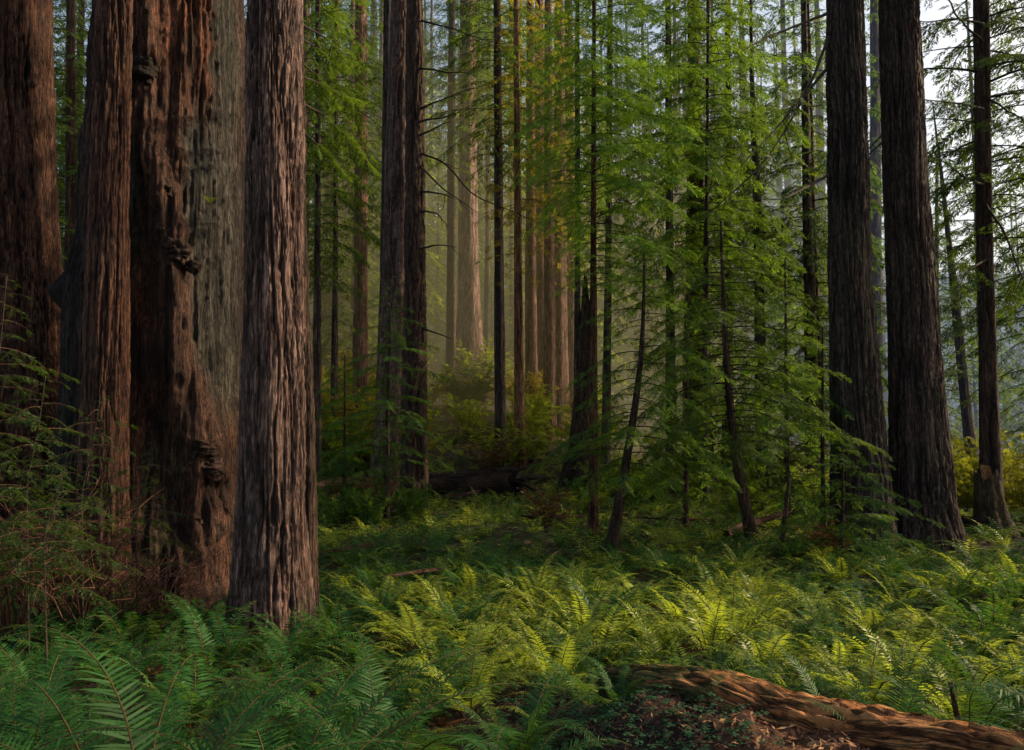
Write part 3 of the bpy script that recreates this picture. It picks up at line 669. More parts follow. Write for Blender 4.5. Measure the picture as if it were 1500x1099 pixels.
slim_tree('hemlock_sapling', 'low drooping sapling with pale tips left of the mid-distance pair', 21.5, [(505, 520, 2), (505, 640, 4), (504, 740, 7)], None, .01, BARK_BROWN, 149,
          dict(py0=720, py1=500, prof=([0, .3, .7, 1], [1.3, 1.4, .8, .15]), nb=50, spray=.5, step=.15, leaf=LEAF_SPROUT, up=.14, droop=.36, t0=.12, tint=.5, twr=.008, gap=.04), cat='sapling')
slim_tree('hemlock_sapling', 'feathery sapling between the two leaning young stems', 19.5, [(1008, 430, 2), (1006, 600, 5), (1004, 760, 9)], None, .01, BARK_BROWN, 151,
          dict(py0=735, py1=415, prof=([0, .3, .7, 1], [1.3, 1.4, .9, .15]), nb=62, spray=.5, step=.15, leaf=LEAF_BRIGHT, up=.12, droop=.38, t0=.15, tint=.4, twr=.008, gap=.05), cat='sapling')
slim_tree('hemlock_sapling', 'sapling with bright layered boughs in front of the dark gap left of the right-hand trunks', 21.0, [(1150, 380, 2), (1152, 600, 6), (1154, 770, 10)], None, .01, BARK_BROWN, 153,
          dict(py0=740, py1=370, prof=([0, .3, .7, 1], [1.3, 1.5, 1.0, .15]), nb=80, spray=.52, step=.15, leaf=LEAF_BRIGHT, up=.10, droop=.4, t0=.15, tint=.55, twr=.008, gap=.05), cat='sapling')

# tall slim trunks further back
MT = dict(nu=26, nv=110, vlen=1.3)
def back(name, label, d, pts, H, bark, seed, py0=None, py1=-160, rmax=2.0, nb=70, leaf=LEAF_RED, spray=.8, step=.3, tint=.45, furrow=.03, cells=9, base=.5, asym=None, **k2):
    ck = None
    if py0 is not None:
        ck = dict(py0=py0, py1=py1, prof=([0, .25, .6, 1], [rmax*base, rmax, rmax*.85, rmax*.25]), nb=nb, spray=spray, step=step, leaf=leaf, up=.08, droop=.45, t0=.15, tint=tint, twr=.010, gap=.15, asym=asym)
    kw = dict(MT); kw.update(k2)
    return slim_tree(name, label, d, pts, H, .06, bark, seed, ck, furrow=furrow, cells=cells, **kw)
back('redwood_tree', 'reddish straight trunk left of the mid-distance pair, green boughs on its upper half', 38, [(528, 0, 18), (529, 400, 20), (529, 630, 25)], 42, BARK_FAR_RED, 161, 360, rmax=2.8, nb=120, flare=.1)
back('redwood_tree', 'thin young brown trunk with golden-tipped boughs beyond the furrowed trunk', 33, [(492, 180, 6), (491, 400, 8), (489, 650, 12)], 22, BARK_FAR, 163, 560, rmax=1.7, nb=70, leaf=LEAF_RED, tint=.6)
back('redwood_tree', 'slender grey trunk just left of the great sunlit trunk', 46, [(662, 100, 11), (661, 400, 13), (660, 570, 16)], 40, BARK_FAR, 165, 300, rmax=2.6, nb=100)
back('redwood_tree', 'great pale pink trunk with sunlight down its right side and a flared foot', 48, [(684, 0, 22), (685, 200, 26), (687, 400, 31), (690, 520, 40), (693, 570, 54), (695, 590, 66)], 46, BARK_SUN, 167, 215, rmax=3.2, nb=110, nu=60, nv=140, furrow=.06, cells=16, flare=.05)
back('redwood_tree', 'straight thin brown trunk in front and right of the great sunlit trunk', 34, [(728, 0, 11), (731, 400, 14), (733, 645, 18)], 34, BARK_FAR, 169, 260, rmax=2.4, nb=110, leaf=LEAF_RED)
back('redwood_tree', 'thin orange trunk coloured as if fully lit by the low sun, with mossy knobs', 33, [(757, 120, 9), (759, 400, 12), (761, 660, 17)], 28, BARK_ORANGE, 171, 400, rmax=1.9, nb=100, leaf=LEAF_GOLD, tint=.35, furrow=.02)
for i, (px, w, d, lab) in enumerate([(777, 13, 41, 'leftmost dark red trunk of the close cluster behind the orange trunk'), (790, 15, 43, 'second trunk from the left in the close red cluster'),
                                     (803, 13, 40, 'thinnest straight trunk in the middle of the close red cluster'), (819, 17, 42, 'widest trunk of the close red cluster, furrowed and dark'), (833, 14, 44, 'rightmost paler trunk of the close red cluster')]):
    back('redwood_tree', lab, d, [(px, 100, w*.95), (px+1, 400, w*1.25), (px+2, 600, w*1.5), (px+2, 655, w*2.0)], 40, BARK_FAR_RED, 173+i, 340+(i*37) % 80, rmax=2.3, nb=64, leaf=[LEAF_GOLD, LEAF_SLOPE, LEAF_GOLD][i % 3], tint=.45, group='trunks of the close red cluster')
back('redwood_tree', 'dark thin trunk right behind the slender reddish stem', 28, [(893, 100, 8), (891, 400, 10), (888, 640, 14)], 28, BARK_FAR, 181, 420, rmax=1.9, nb=90, leaf=LEAF_RED, tint=.5)
back('redwood_tree', 'dark trunk rising behind the bowed sapling into green boughs', 30, [(979, 100, 9), (981, 400, 12), (983, 650, 16)], 34, BARK_FAR, 183, 470, rmax=3.0, nb=120, leaf=LEAF_RED, tint=.55)
back('redwood_tree', 'broad dark trunk in deep shade between the leaning young stems', 33, [(1018, 200, 22), (1020, 450, 32), (1022, 690, 48)], 36, BARK_BROWN, 185, 330, rmax=2.2, nb=80, leaf=LEAF_DARK, tint=.6, nu=50, furrow=.06)
back('redwood_tree', 'slender tree with broad green crown behind the dark leaning sapling', 25, [(1036, 200, 4), (1034, 420, 8), (1032, 700, 13)], 19, BARK_FAR, 187, 470, rmax=2.5, nb=160, leaf=LEAF_BRIGHT, tint=.35, spray=.7, step=.2)
back('redwood_tree', 'dense blue-green conifer behind the slender broad-crowned tree', 33, [(1066, 60, 8), (1066, 400, 13), (1066, 660, 18)], 36, BARK_FAR, 189, 560, rmax=2.7, nb=150, leaf=LEAF_BLUE, tint=.5)
back('redwood_tree', 'hazy conifer with long layered boughs left of the right-hand trunks', 30, [(1178, 30, 9), (1182, 300, 14), (1188, 520, 18), (1190, 710, 22)], 34, BARK_FAR, 191, 560, rmax=3.4, nb=110, leaf=LEAF_BLUE, tint=.45, base=.8)
back('redwood_tree', 'second paler hazy conifer close beside the layered one', 68, [(1200, 100, 10), (1202, 400, 14), (1206, 690, 18)], 36, BARK_FAR, 193, 500, rmax=3.0, nb=80, leaf=LEAF_BLUE, tint=.5)
back('redwood_tree', 'hazy straight trunk seen in the gap between the two right-hand trunks', 40, [(1281, 0, 14), (1283, 400, 17), (1285, 720, 24)], 40, BARK_FAR, 195, 480, rmax=2.6, nb=80, leaf=LEAF_BLUE, tint=.45)
back('redwood_tree', 'thin hazy trunk leaning left behind the broken stump', 30, [(1366, 150, 1.5), (1384, 300, 6), (1400, 450, 12), (1413, 580, 14), (1428, 722, 18)], None, BARK_FAR, 197, 560, py1=150, rmax=2.2, nb=70, leaf=LEAF_RED, tint=.4)
back('redwood_tree', 'drooping conifer in the valley haze right of the thin dark trunk', 27, [(1520, 50, 9), (1518, 400, 13), (1516, 740, 18)], 26, BARK_FAR, 199, 640, rmax=2.8, nb=150, leaf=LEAF_RED, tint=.45)
back('redwood_tree', 'green conifer whose boughs fill the gap between the stout right trunk and the haze', 34, [(1372, 320, 5), (1371, 500, 9), (1370, 720, 13)], 15, BARK_FAR, 203, 660, py1=300, rmax=2.4, nb=90, leaf=LEAF_RED, tint=.4)
back('redwood_tree', 'tree with bright green boughs high above the burnt snag', 29, [(846, -20, 6), (846, 300, 8), (846, 660, 12)], 30, BARK_FAR, 205, 330, rmax=2.4, nb=100, leaf=LEAF_BRIGHT, tint=.35)
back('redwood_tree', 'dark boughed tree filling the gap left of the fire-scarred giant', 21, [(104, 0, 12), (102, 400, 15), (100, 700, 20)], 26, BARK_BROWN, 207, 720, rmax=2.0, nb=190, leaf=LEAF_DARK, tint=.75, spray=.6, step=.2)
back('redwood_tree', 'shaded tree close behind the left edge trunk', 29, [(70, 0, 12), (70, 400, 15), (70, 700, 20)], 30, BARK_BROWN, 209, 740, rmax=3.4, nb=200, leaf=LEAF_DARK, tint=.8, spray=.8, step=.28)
back('redwood_tree', 'leafy dark green tree just right of the furrowed front trunk', 27, [(466, 0, 7), (465, 400, 10), (463, 680, 15)], 26, BARK_FAR, 221, 420, rmax=2.4, nb=120, leaf=LEAF_RED, tint=.4)
back('redwood_tree', 'tall leafy tree whose boughs hang in front of the top of the great sunlit trunk', 52, [(716, 0, 5), (714, 400, 8), (712, 580, 11)], 34, BARK_FAR, 225, 260, rmax=2.6, nb=120, leaf=LEAF_RED, tint=.55)
back('redwood_tree', 'dark-boughed tree at the right picture edge, its limbs hanging over the mist', 21, [(1522, 0, 12), (1518, 400, 15), (1515, 770, 20)], 24, BARK_BROWN, 231, 470, rmax=3.0, nb=120, leaf=LEAF_RED, tint=.3, spray=.7, step=.26)
# burnt snag
t_P, rP = slim_tree('tree_snag', 'burnt broken-topped trunk with a wide foot, left of the slender reddish stem', 29, [(862, 440, 13), (858, 520, 22), (852, 650, 34), (846, 725, 62)], None, .1, BARK_BROWN, 211, nu=60, nv=120, furrow=.09, cells=10, vlen=2.0, cat='snag', jag=1.6)

# broken stump at the right
bx, by, _ = P(1452, 785, 19.3); bz = gz(bx, by)
t_S = thing('tree_stump', 'leaning broken mossy stump with splayed roots beside the thin right trunk', 'stump', (bx, by, bz))
rows = axis_from_px([(1444, 712, 30), (1450, 760, 40), (1455, 785, 58)], 19.3, None, .1, bz)
link('trunk', trunk_mesh('trunk', rows, bark_mat('mossy_stump_bark', (.02, .014, .008), (.10, .062, .03), (.19, .13, .06), moss=.6), 217, nu=70, nv=70, furrow=.06, cells=11, vlen=.5, origin=(bx, by, bz), jag=.7, flare=.35), t_S)
g = np.random.RandomState(5)
for a in (-2.6, -1.9, -1.2, -.5, .1):
    mb = MB(); s = np.linspace(0, 1, 7); L = g.uniform(.6, 1.1)
    mb.tube(np.stack([math.cos(a)*(.2+L*s), math.sin(a)*(.2+L*s), .28*(1-s)**1.5-.03], -1), np.linspace(.11, .03, 7), 7, 0, .5)
    link('root', mb.mesh('root', [BARK_RED]), t_S)

# ================================================================== TREES OF THE BACKGROUND
POOL = []
for i, (leaf, bark, rr, nb, z0, dr) in enumerate([(LEAF_RED, BARK_FAR, 3.2, 130, 6.8, .45), (LEAF_BLUE, BARK_FAR, 3.4, 130, 4, .5), (LEAF_RED, BARK_FAR_RED, 2.6, 100, 9, .4), (LEAF_BRIGHT, BARK_FAR, 3.0, 120, 5, .45),
                                                  (LEAF_GOLD, BARK_FAR_RED, 2.8, 120, 4, .45), (LEAF_DARK, BARK_FAR, 3.4, 130, 3, .5), (LEAF_BLUE, BARK_FAR, 2.8, 110, 6, .45)]):
    t = thing('redwood_tree', 'x', 'tree', (0, 0, -200))
    rows = np.array([(0, 0, -.5, .32), (0, 0, 1.5, .25), (.1, 0, 10, .19), (.05, .1, 20, .12), (0, 0, 30, .04)])
    link('trunk', trunk_mesh('trunk', rows, bark, 300+i, nu=20, nv=70, furrow=.04, cells=8, vlen=1.6, flare=.2), t)
    link('crown', crown('crown', 320+i, lambda z: (0, 0), z0, 30, lambda u, rr=rr: rr*(0.45+.55*min(1, u*3.5))*(1-.92*u)**.75, nb, .95, .42, leaf, up=.06, droop=dr, t0=.12, twr=.012, gap=.14, tint=.5), t)
    POOL.append(t)
for i, (leaf, rr) in enumerate([(LEAF_SLOPE, 3.4), (LEAF_SHRUB, 3.6), (LEAF_RED, 3.6)]):
    t = thing('redwood_tree', 'x', 'tree', (0, 0, -200))
    rows = np.array([(0, 0, -.5, .24), (0, 0, 1.5, .20), (.1, 0, 10, .15), (.05, .1, 15, .08), (0, 0, 20, .02)])
    link('trunk', trunk_mesh('trunk', rows, BARK_FAR, 340+i, nu=18, nv=50, furrow=.03, cells=7, vlen=1.2, flare=.2), t)
    link('crown', crown('crown', 350+i, lambda z: (0, 0), .8, 20, lambda u, rr=rr: rr*(0.6+.4*min(1, u*5))*(1-.93*u)**.8, 150, .95, .40, leaf, up=.06, droop=.45, t0=.10, twr=.010, gap=.12, tint=.5), t)
    POOL.append(t)
used = set()
def plant(kind, px, d, s, label, group=None, rz=None, x=None):
    X = (px-750)/FPX*d if x is None else x
    o = POOL[kind]
    if kind in used: o = copy_tree(o)
    used.add(kind)
    o.location = (X, d, gz(X, d)-.1); o.rotation_euler = (0, 0, rnd.uniform(0, 6.28) if rz is None else rz); o.scale = (s*rnd.uniform(.9, 1.1),)*2+(s,)
    o['label'] = label
    if group: o['group'] = group
    elif 'group' in o: del o['group']
    return o
zones = [
    (150, 440, 26, 60, 9, (9, 0, 8), 'forest tree standing behind the fire-scarred giant and the furrowed trunk', 'trees behind the giant'),
    (440, 700, 66, 96, 7, (9, 8, 1), 'leafy tree closing the view high behind the slope on the left', 'leafy trees high behind the left slope'),
    (700, 900, 82, 108, 6, (9, 8, 3), 'leafy tree closing the view above the red cluster', 'leafy trees above the red cluster'),
    (880, 1215, 68, 100, 12, (9, 8, 3, 9), 'leafy tree closing the view behind the green stand', 'leafy trees behind the green stand'),
    (446, 600, 46, 62, 7, (8, 9, 7), 'leafy young tree on the slope right of the furrowed front trunk', 'young trees right of the furrowed trunk'),
    (600, 740, 56, 70, 6, (7, 8, 7, 9), 'sunlit leafy young tree behind the great sunlit trunk', 'young trees behind the great sunlit trunk'),
    (730, 880, 54, 66, 6, (7, 7, 8), 'golden leafy young tree behind the close red cluster', 'golden young trees behind the red cluster'),
    (880, 1210, 58, 72, 8, (9, 8, 7), 'leafy young tree in the soft light behind the leaning saplings', 'young trees behind the leaning saplings'),
    (1090, 1210, 30, 37, 2, (8, 8), 'leafy young tree left of the right-hand trunks', 'young trees left of the right-hand trunks'),
    (1340, 1520, 36, 60, 7, (9, 1, 8), 'leafy tree rising from the mist behind the thin right trunk', 'leafy trees behind the thin right trunk'),
    (1345, 1440, 50, 76, 4, (9, 8, 9), 'small leafy tree in the mist right of the stout right trunk', 'small trees in the right-hand mist'),  # px0, px1, d0, d1, n, kinds, label, group
    (-20, 140, 34, 60, 6, (5, 5, 0), 'shaded background tree in the gap left of the fire-scarred giant', 'trees behind the left trunks'),
    (445, 560, 46, 66, 6, (1, 0, 6, 2), 'hazy background tree just right of the furrowed front trunk', 'hazy trees right of the furrowed trunk'),
    (440, 620, 70, 100, 6, (1, 6, 1), 'pale misty tree far behind the mid-distance trunk pair', 'far misty trees on the left'),
    (620, 720, 60, 80, 4, (0, 2, 3, 4), 'tree on the slope behind the great sunlit trunk', 'trees behind the great sunlit trunk'),
    (720, 860, 62, 80, 5, (4, 4, 3, 2, 0), 'golden-lit tree behind the close red cluster', 'golden-lit trees behind the red cluster'),
    (700, 900, 75, 110, 8, (1, 0, 4), 'far tree in the warm haze above the red cluster', 'far trees in the warm haze'),
    (860, 1000, 68, 90, 6, (0, 3, 4, 5), 'tree in the thick stand behind the bowed sapling', 'trees behind the bowed sapling'),
    (1000, 1110, 66, 88, 8, (3, 0, 1, 6), 'tree in the green stand behind the dark leaning sapling', 'trees behind the leaning sapling'),
    (980, 1210, 78, 115, 6, (1, 6), 'faint tree in the bright haze left of the right-hand trunks', 'faint trees in the bright haze'),
    (1120, 1300, 74, 100, 7, (1, 6, 0), 'blue-green tree in the mist behind the two right-hand trunks', 'misty trees behind the right-hand trunks'),
    (1360, 1520, 82, 115, 7, (6, 1, 1), 'dim tree standing in the blue valley mist at the far right', 'trees in the valley mist'),
]
for (a, b_, d0, d1, n, kinds, lab, grp) in zones:
    for i in range(n):
        px = a+(b_-a)*(i+rnd.random())/n; d = rnd.uniform(d0, d1)
        kd_ = rnd.choice(kinds); s = rnd.uniform(1.0, 1.5)*(1.0 if d < 70 else 1.15)
        if kd_ > 6: s = rnd.uniform(.65, 1.25)*(1.25 if d > 60 else 1)
        if 'closing the view' in lab: s = rnd.uniform(1.5, 2.1)
        if lab.startswith('gold-green'): s = rnd.uniform(.55, .85)
        if 1335 < px < 1430: s *= .58
        if px > 1430: s *= .8
        plant(kd_, px, d, s, lab, grp)
# unseen trees added beyond the right edge to shade the near ferns and trunks
for (x, y, s, kd) in OFF_TREES if 'OFF_TREES' in globals() else [] or [(20.2, 8.5, 1.65, 0), (21, 4.6, 1.6, 0), (26, 8.6, 1.7, 2), (23.6, 24.2, 1.8, 2), (22.3, 19.0, 1.2, 9), (23, -2, 1.5, 0)]:
    o = plant(kd, 0, y, s, 'unseen redwood added beyond the right edge to shade the near ferns and trunks', 'unseen shade trees added beyond the right edge', x=x)
for i, o in enumerate(POOL):
    if i not in used:
        for ch in list(o.children): bpy.data.objects.remove(ch)
        bpy.data.objects.remove(o)

# far wooded hillside: one mass nobody could count
g = np.random.RandomState(9); mb = MB()
for i in range(330):
    y = g.uniform(125, 260); x = g.uniform(-.75, .8)*y; h = g.uniform(16, 30); z = gz(x, y)
    mb.tube([(x, y, z-1), (x, y, z+h)], [.5, .1], 5, 1, .4)
    n = 46; t = (np.arange(n)+g.rand(n))/n; ph = np.arange(n)*2.4; L = h*.17*(1-.9*t)*g.uniform(.7, 1.3, n)
    pos = np.stack([x+0*t, y+0*t, z+h*(.12+.86*t)], -1); dr = np.stack([np.cos(ph), np.sin(ph), -.45+0*t], -1)
    place_sprays(mb, pos, dr, np.tile([0, 0, 1.0], (n, 1)), L*1.15, g.uniform(.2, .8, n), TPL_LUSH, g)
link('far_forest', mb.mesh('far_forest', [LEAF_BLUE, BARK_FAR], False), kind='stuff')['label'] = 'misty conifer wood on the far hillside'

# ================================================================== SHRUBS
def shrub_mesh(seed, leaf, twig, n=16, R_=.9, H=1.2, spray=.22, step=.10, tpls=TPL_LUSH, bare=.25, tint=.5, droop=.5, twr=.008):
    g = np.random.RandomState(seed); mb = MB()
    for i in range(n):
        ph = g.uniform(0, 6.28); L = R_*g.uniform(.4, 1); h = H*g.uniform(.55, 1.1); s = np.linspace(0, 1, 7)
        cv = g.uniform(-.4, .4)
        pts = np.stack([L*(math.cos(ph)*s-math.sin(ph)*cv*s*s), L*(math.sin(ph)*s+math.cos(ph)*cv*s*s), h*(s*(1+droop)-droop*s*s)], -1)
        pts[1:-1] += g.uniform(-.05, .05, (5, 3))*H
        mb.tube(pts, twr*np.linspace(1.2, .3, 7), 4, 1, g.uniform(.2, .8))
        if leaf is not None:
            branch_leaves(mb, pts, g, spray, step, tint+g.uniform(-.25, .25), tpls, bare, mat=0, roll=1.4)
        for k in (3, 4, 5):
            d = g.uniform(-1, 1, 3)*.35*L; d[2] = abs(d[2])*.6
            q = np.array([pts[k], pts[k]+d*.5+g.uniform(-.03, .03, 3), pts[k]+d])
            mb.tube(q, twr*np.array([.6, .4, .15]), 3, 1, g.uniform(.2, .8))
            if leaf is not None: branch_leaves(mb, q, g, spray*.8, step, tint+g.uniform(-.25, .25), tpls, .2, mat=0, roll=1.4)
    return mb.mesh('shrub', [leaf or twig, twig], False)
SH = {'green': [shrub_mesh(700+i, LEAF_SHRUB, TWIG) for i in range(4)], 'slope': [shrub_mesh(760+i, LEAF_SLOPE, TWIG) for i in range(4)], 'yellow': [shrub_mesh(710+i, LEAF_YELLOW, TWIG, H=1.6, R_=1.2, spray=.26) for i in range(3)],
      'dark': [shrub_mesh(720+i, LEAF_SPROUT, TWIG) for i in range(3)], 'rust': [shrub_mesh(730+i, LEAF_RUST, TWIG_RED, n=30, spray=.16, droop=.8, step=.16) for i in range(2)],
      'gold': [shrub_mesh(740+i, LEAF_GOLD, TWIG) for i in range(2)], 'broad': [shrub_mesh(746, LEAF_DARK, TWIG, n=24, spray=.34, step=.13, tint=.9)], 'bare': [shrub_mesh(750+i, None, TWIG_RED, n=46, R_=.9, H=1.0, droop=.7, twr=.0065) for i in range(3)]}
def shrub(kind, px, d, s, label, group=None, name='shrub', py=None):
    X = (px-750)/FPX*d
    o = thing(name, label, 'shrub', (X, d, gz(X, d)-.03), group, rnd.choice(SH[kind]))
    o.rotation_euler = (0, 0, rnd.uniform(0, 6.28)); o.scale = (s, s, s*rnd.uniform(.85, 1.2))
    return o
shrub('broad', 683, 42, 1.9, 'rounded dark broadleaf shrub at the foot of the great sunlit trunk')
for i, (px, d, s) in enumerate([(1372, 25, 1.2), (1385, 24, 1.3), (1405, 27, 1.5), (1425, 23, 1.2), (1468, 25, 1.5), (1490, 23, 1.3), (1515, 26, 1.6), (1395, 33, 1.7), (1440, 36, 1.8), (1480, 34, 1.8)]):
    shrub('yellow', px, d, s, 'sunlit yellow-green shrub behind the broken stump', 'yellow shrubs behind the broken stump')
for i in range(34):
    px = 452+150*rnd.random(); d = rnd.uniform(30, 54)
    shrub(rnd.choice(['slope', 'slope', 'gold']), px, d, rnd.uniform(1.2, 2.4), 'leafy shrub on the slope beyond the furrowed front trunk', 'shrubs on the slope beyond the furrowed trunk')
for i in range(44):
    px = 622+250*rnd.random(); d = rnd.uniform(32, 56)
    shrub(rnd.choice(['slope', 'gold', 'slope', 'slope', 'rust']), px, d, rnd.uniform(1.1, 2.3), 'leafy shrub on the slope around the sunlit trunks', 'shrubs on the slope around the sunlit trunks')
for i in range(30):
    px = 840+370*rnd.random(); d = rnd.uniform(20, 40)
    shrub(rnd.choice(['green', 'slope', 'green', 'dark']), px, d, rnd.uniform(.7, 1.3), 'low green shrub in the shade behind the leaning saplings', 'shrubs behind the leaning saplings')
for i in range(7):
    shrub('dark', 470+150*rnd.random(), rnd.uniform(19, 23), rnd.uniform(.6, .9), 'low green shrub around the feet of the mid-distance trunk pair', 'shrubs at the mid-distance pair')
for px, d, s, lab in [(714, 28.6, 1.35, 'rust-brown dry brush heaped on the mid-distance fallen log'), (545, 21, .9, 'dry brown brush below the left of the mid-distance trunk pair'), (1205, 15.2, .7, 'dry brown brush left of the right-hand trunk foot'), (800, 19, .8, 'dark dry brush on the ground left of the slender reddish stem')]:
    o = shrub('rust', px, d, s, lab)
    if d == 28.6: o.location.z += .75
shrub('dark', 600, 4.7, .33, 'small leafy herb at the bottom, among the front ferns', name='herb')
for px, d, s, lab in [(30, 8.6, 1.25, 'tangle of bare reddish twigs by the left picture edge'), (130, 8.9, 1.3, 'tangle of bare reddish twigs around the slim front trunk'), (245, 10.1, 1.0, 'upright bare reddish twigs against the fire-scarred giant'), (75, 9.6, 1.5, 'tall bare reddish twigs behind the left green sprouts'), (190, 9.3, .9, 'low bare reddish twigs between slim trunk and giant')]:
    shrub('bare', px, d, s, lab, name='twig_tangle')
# green sprouts at the left
SK = dict(leaf=LEAF_DARK, tpls=TPL_FINE, up=.12, droop=.30, t0=.15, twr=.006, gap=.05, twig=TWIG_RED)
for px, d, top, r_, nb, lab in [(-12, 7.6, 400, .62, 60, 'tall green sprout with flat sprays entering from the left edge'), (45, 8.0, 545, .66, 44, 'green sprout with flat sprays, second from the left edge'), (125, 8.6, 575, .6, 40, 'green sprout with flat sprays in front of the slim trunk'),
                                (205, 9.3, 640, .5, 26, 'thin green sprout before the foot of the fire-scarred giant'), (70, 7.4, 690, .6, 30, 'low green sprout among bare reddish twigs')]:
    slim_tree('redwood_sprout', lab, d, [(px+22, top+5, .8), (px+10, top*.7+860*.3, 1.3), (px-6, (top+860)/2, 1.8), (px-4, 870, 2.6)], None, .006, TWIG, 400+int(px)+20, dict(py0=862, py1=top, prof=([0, .3, .7, 1], [r_*.8, r_, r_*.75, r_*.2]), nb=nb, spray=.26, step=.085, tint=.75, minlen=.1, **SK), nu=10, nv=30, furrow=.002, cat='sapling')

# ================================================================== FALLEN WOOD
k = NT('rotten_redwood')
at = k.n('ShaderNodeAttribute', attribute_name='tint'); lc = k.n('ShaderNodeAttribute', attribute_name='lc')
def lnoise(sx, sy, det=8, ro=.7):
    mp = k.n('ShaderNodeMapping'); mp.inputs['Scale'].default_value = (sx, sy, 1); k.l(lc.outputs['Vector'], mp.inputs[0])
    x = k.n('ShaderNodeTexNoise'); x.inputs['Scale'].default_value = 1; x.inputs['Detail'].default_value = det; x.inputs['Roughness'].default_value = ro; k.l(mp.outputs[0], x.inputs['Vector']); return x.outputs['Fac']
fb = lnoise(34, 2.6); ckn = lnoise(15, 1.3, 6, .6); bl = lnoise(9, 7); pt = lnoise(2.4, 1.8, 5)
f = k.math('ADD', k.math('MULTIPLY', at.outputs['Fac'], .45), k.math('ADD', k.math('MULTIPLY', fb, .55), k.math('SUBTRACT', k.math('MULTIPLY', pt, .5), .25)))
c = k.ramp(f, [(.22, (.06, .018, .007)), (.45, (.33, .115, .038)), (.68, (.56, .24, .085)), (.85, (.62, .34, .15))])
ck1 = k.ramp(ckn, [(.44, (1, 1, 1)), (.49, (.10, .08, .07)), (.51, (.10, .08, .07)), (.56, (1, 1, 1))]); ck2 = k.ramp(bl, [(.36, (.35, .3, .28)), (.5, (.95, .95, .95)), (.7, (1.2, 1.15, 1.1))])
c = k.mix(.9, c, ck1, 'MULTIPLY'); c = k.mix(.9, c, ck2, 'MULTIPLY')
sx = k.n('ShaderNodeSeparateXYZ'); k.l(lc.outputs['Vector'], sx.inputs[0])
mr = k.n('ShaderNodeMapRange'); mr.inputs[1].default_value = .5; mr.inputs[2].default_value = 1.9; mr.inputs[3].default_value = 1.0; mr.inputs[4].default_value = .12; k.l(sx.outputs[1], mr.inputs[0])
msk = k.n('ShaderNodeRGBToBW'); k.l(k.ramp(k.math('ADD', lnoise(6, 5), k.math('MULTIPLY', mr.outputs[0], .22)), [(.60, (0, 0, 0)), (.70, (1, 1, 1))]), msk.inputs[0])
c = k.mix(k.math('MULTIPLY', msk.outputs[0], .85), c, (.055, .075, .018))
b = k.n('ShaderNodeBsdfPrincipled'); b.inputs['Roughness'].default_value = .85; b.inputs['Specular IOR Level'].default_value = .25; k.l(c, b.inputs['Base Color'])
bw1 = k.n('ShaderNodeRGBToBW'); k.l(ck1, bw1.inputs[0]); bp = k.n('ShaderNodeBump'); bp.inputs['Strength'].default_value = 1; bp.inputs['Distance'].default_value = .04
k.l(k.math('ADD', k.math('ADD', fb, bl), bw1.outputs[0]), bp.inputs['Height']); k.l(bp.outputs[0], b.inputs['Normal']); k.l(b.outputs[0], k.out.inputs[0])
ROT = k.m
OLDLOG = bark_mat('old_log_bark', (.010, .007, .005), (.085, .042, .026), (.19, .10, .065), moss=.25)
def log_thing(label, p0, p1, r0, r1, mat, seed, name='fallen_log', flute=.08, furrow=.05, cells=12, nu=50, nv=90, cat='log', jag=.25):
    p0, p1 = Vector(p0), Vector(p1); L = (p1-p0).length
    rows = np.array([(0, 0, 0, r0), (.03*L*.3, .02, L*.35, r0*.9+r1*.1), (-.01*L, 0, L*.7, (r0+r1)/2), (0, 0, L, r1)])
    t = thing(name, label, cat, p0, None)
    o = link('log', trunk_mesh('log', rows, mat, seed, nu=nu, nv=nv, furrow=furrow, cells=cells, vlen=.9, flute=flute, jag=jag), t)
    t.rotation_mode = 'QUATERNION'; t.rotation_quaternion = (p1-p0).to_track_quat('Z', 'Y')
    return t
def G(px, d, dz): x = (px-750)/FPX*d; return (x, d, gz(x, d)+dz)
log_thing('dark mossy fallen log in the middle distance under dry brush', G(615, 29.2, .42), G(752, 28.2, .55), .42, .60, OLDLOG, 601)
log_thing('reddish split slab lying in front of the mid-distance log', G(640, 27.6, .12), G(702, 27.3, .32), .17, .12, BARK_RED, 602)
log_thing('pale fallen pole to the right of the mid-distance log', G(742, 29.5, .55), G(800, 31, .25), .12, .09, BARK_FAR, 603, nu=24, nv=40, furrow=.02)
log_thing('long dark log lying in shade left of the mid-distance pair', G(455, 27, .4), G(545, 29, .35), .40, .34, OLDLOG, 604)
log_thing('fallen stick on the fern slope left of the slender reddish stem', G(765, 19, .30), G(850, 20, .28), .06, .04, BARK_RED, 605, nu=14, nv=30, furrow=.01, cat='stick', name='fallen_stick')
log_thing('brown fallen branch behind the foot of the dark leaning sapling', G(1060, 17.0, .28), G(1150, 18.5, .55), .09, .05, BARK_RED, 606, nu=14, nv=30, furrow=.01, cat='stick', name='fallen_branch')
log_thing('low fallen log in the shade at the foot of the stout right trunk', G(1380, 19.5, .18), G(1452, 20.4, .12), .16, .12, OLDLOG, 607, nu=30, nv=40)
log_thing('broken upright stick poking from the ferns above the rotten log', G(1398, 5.3, .05), (P(1392, 1000, 5.3)), .022, .014, BARK_RED, 608, nu=12, nv=20, furrow=.004, cat='stick', name='broken_stick', jag=.03)
g = np.random.RandomState(88)
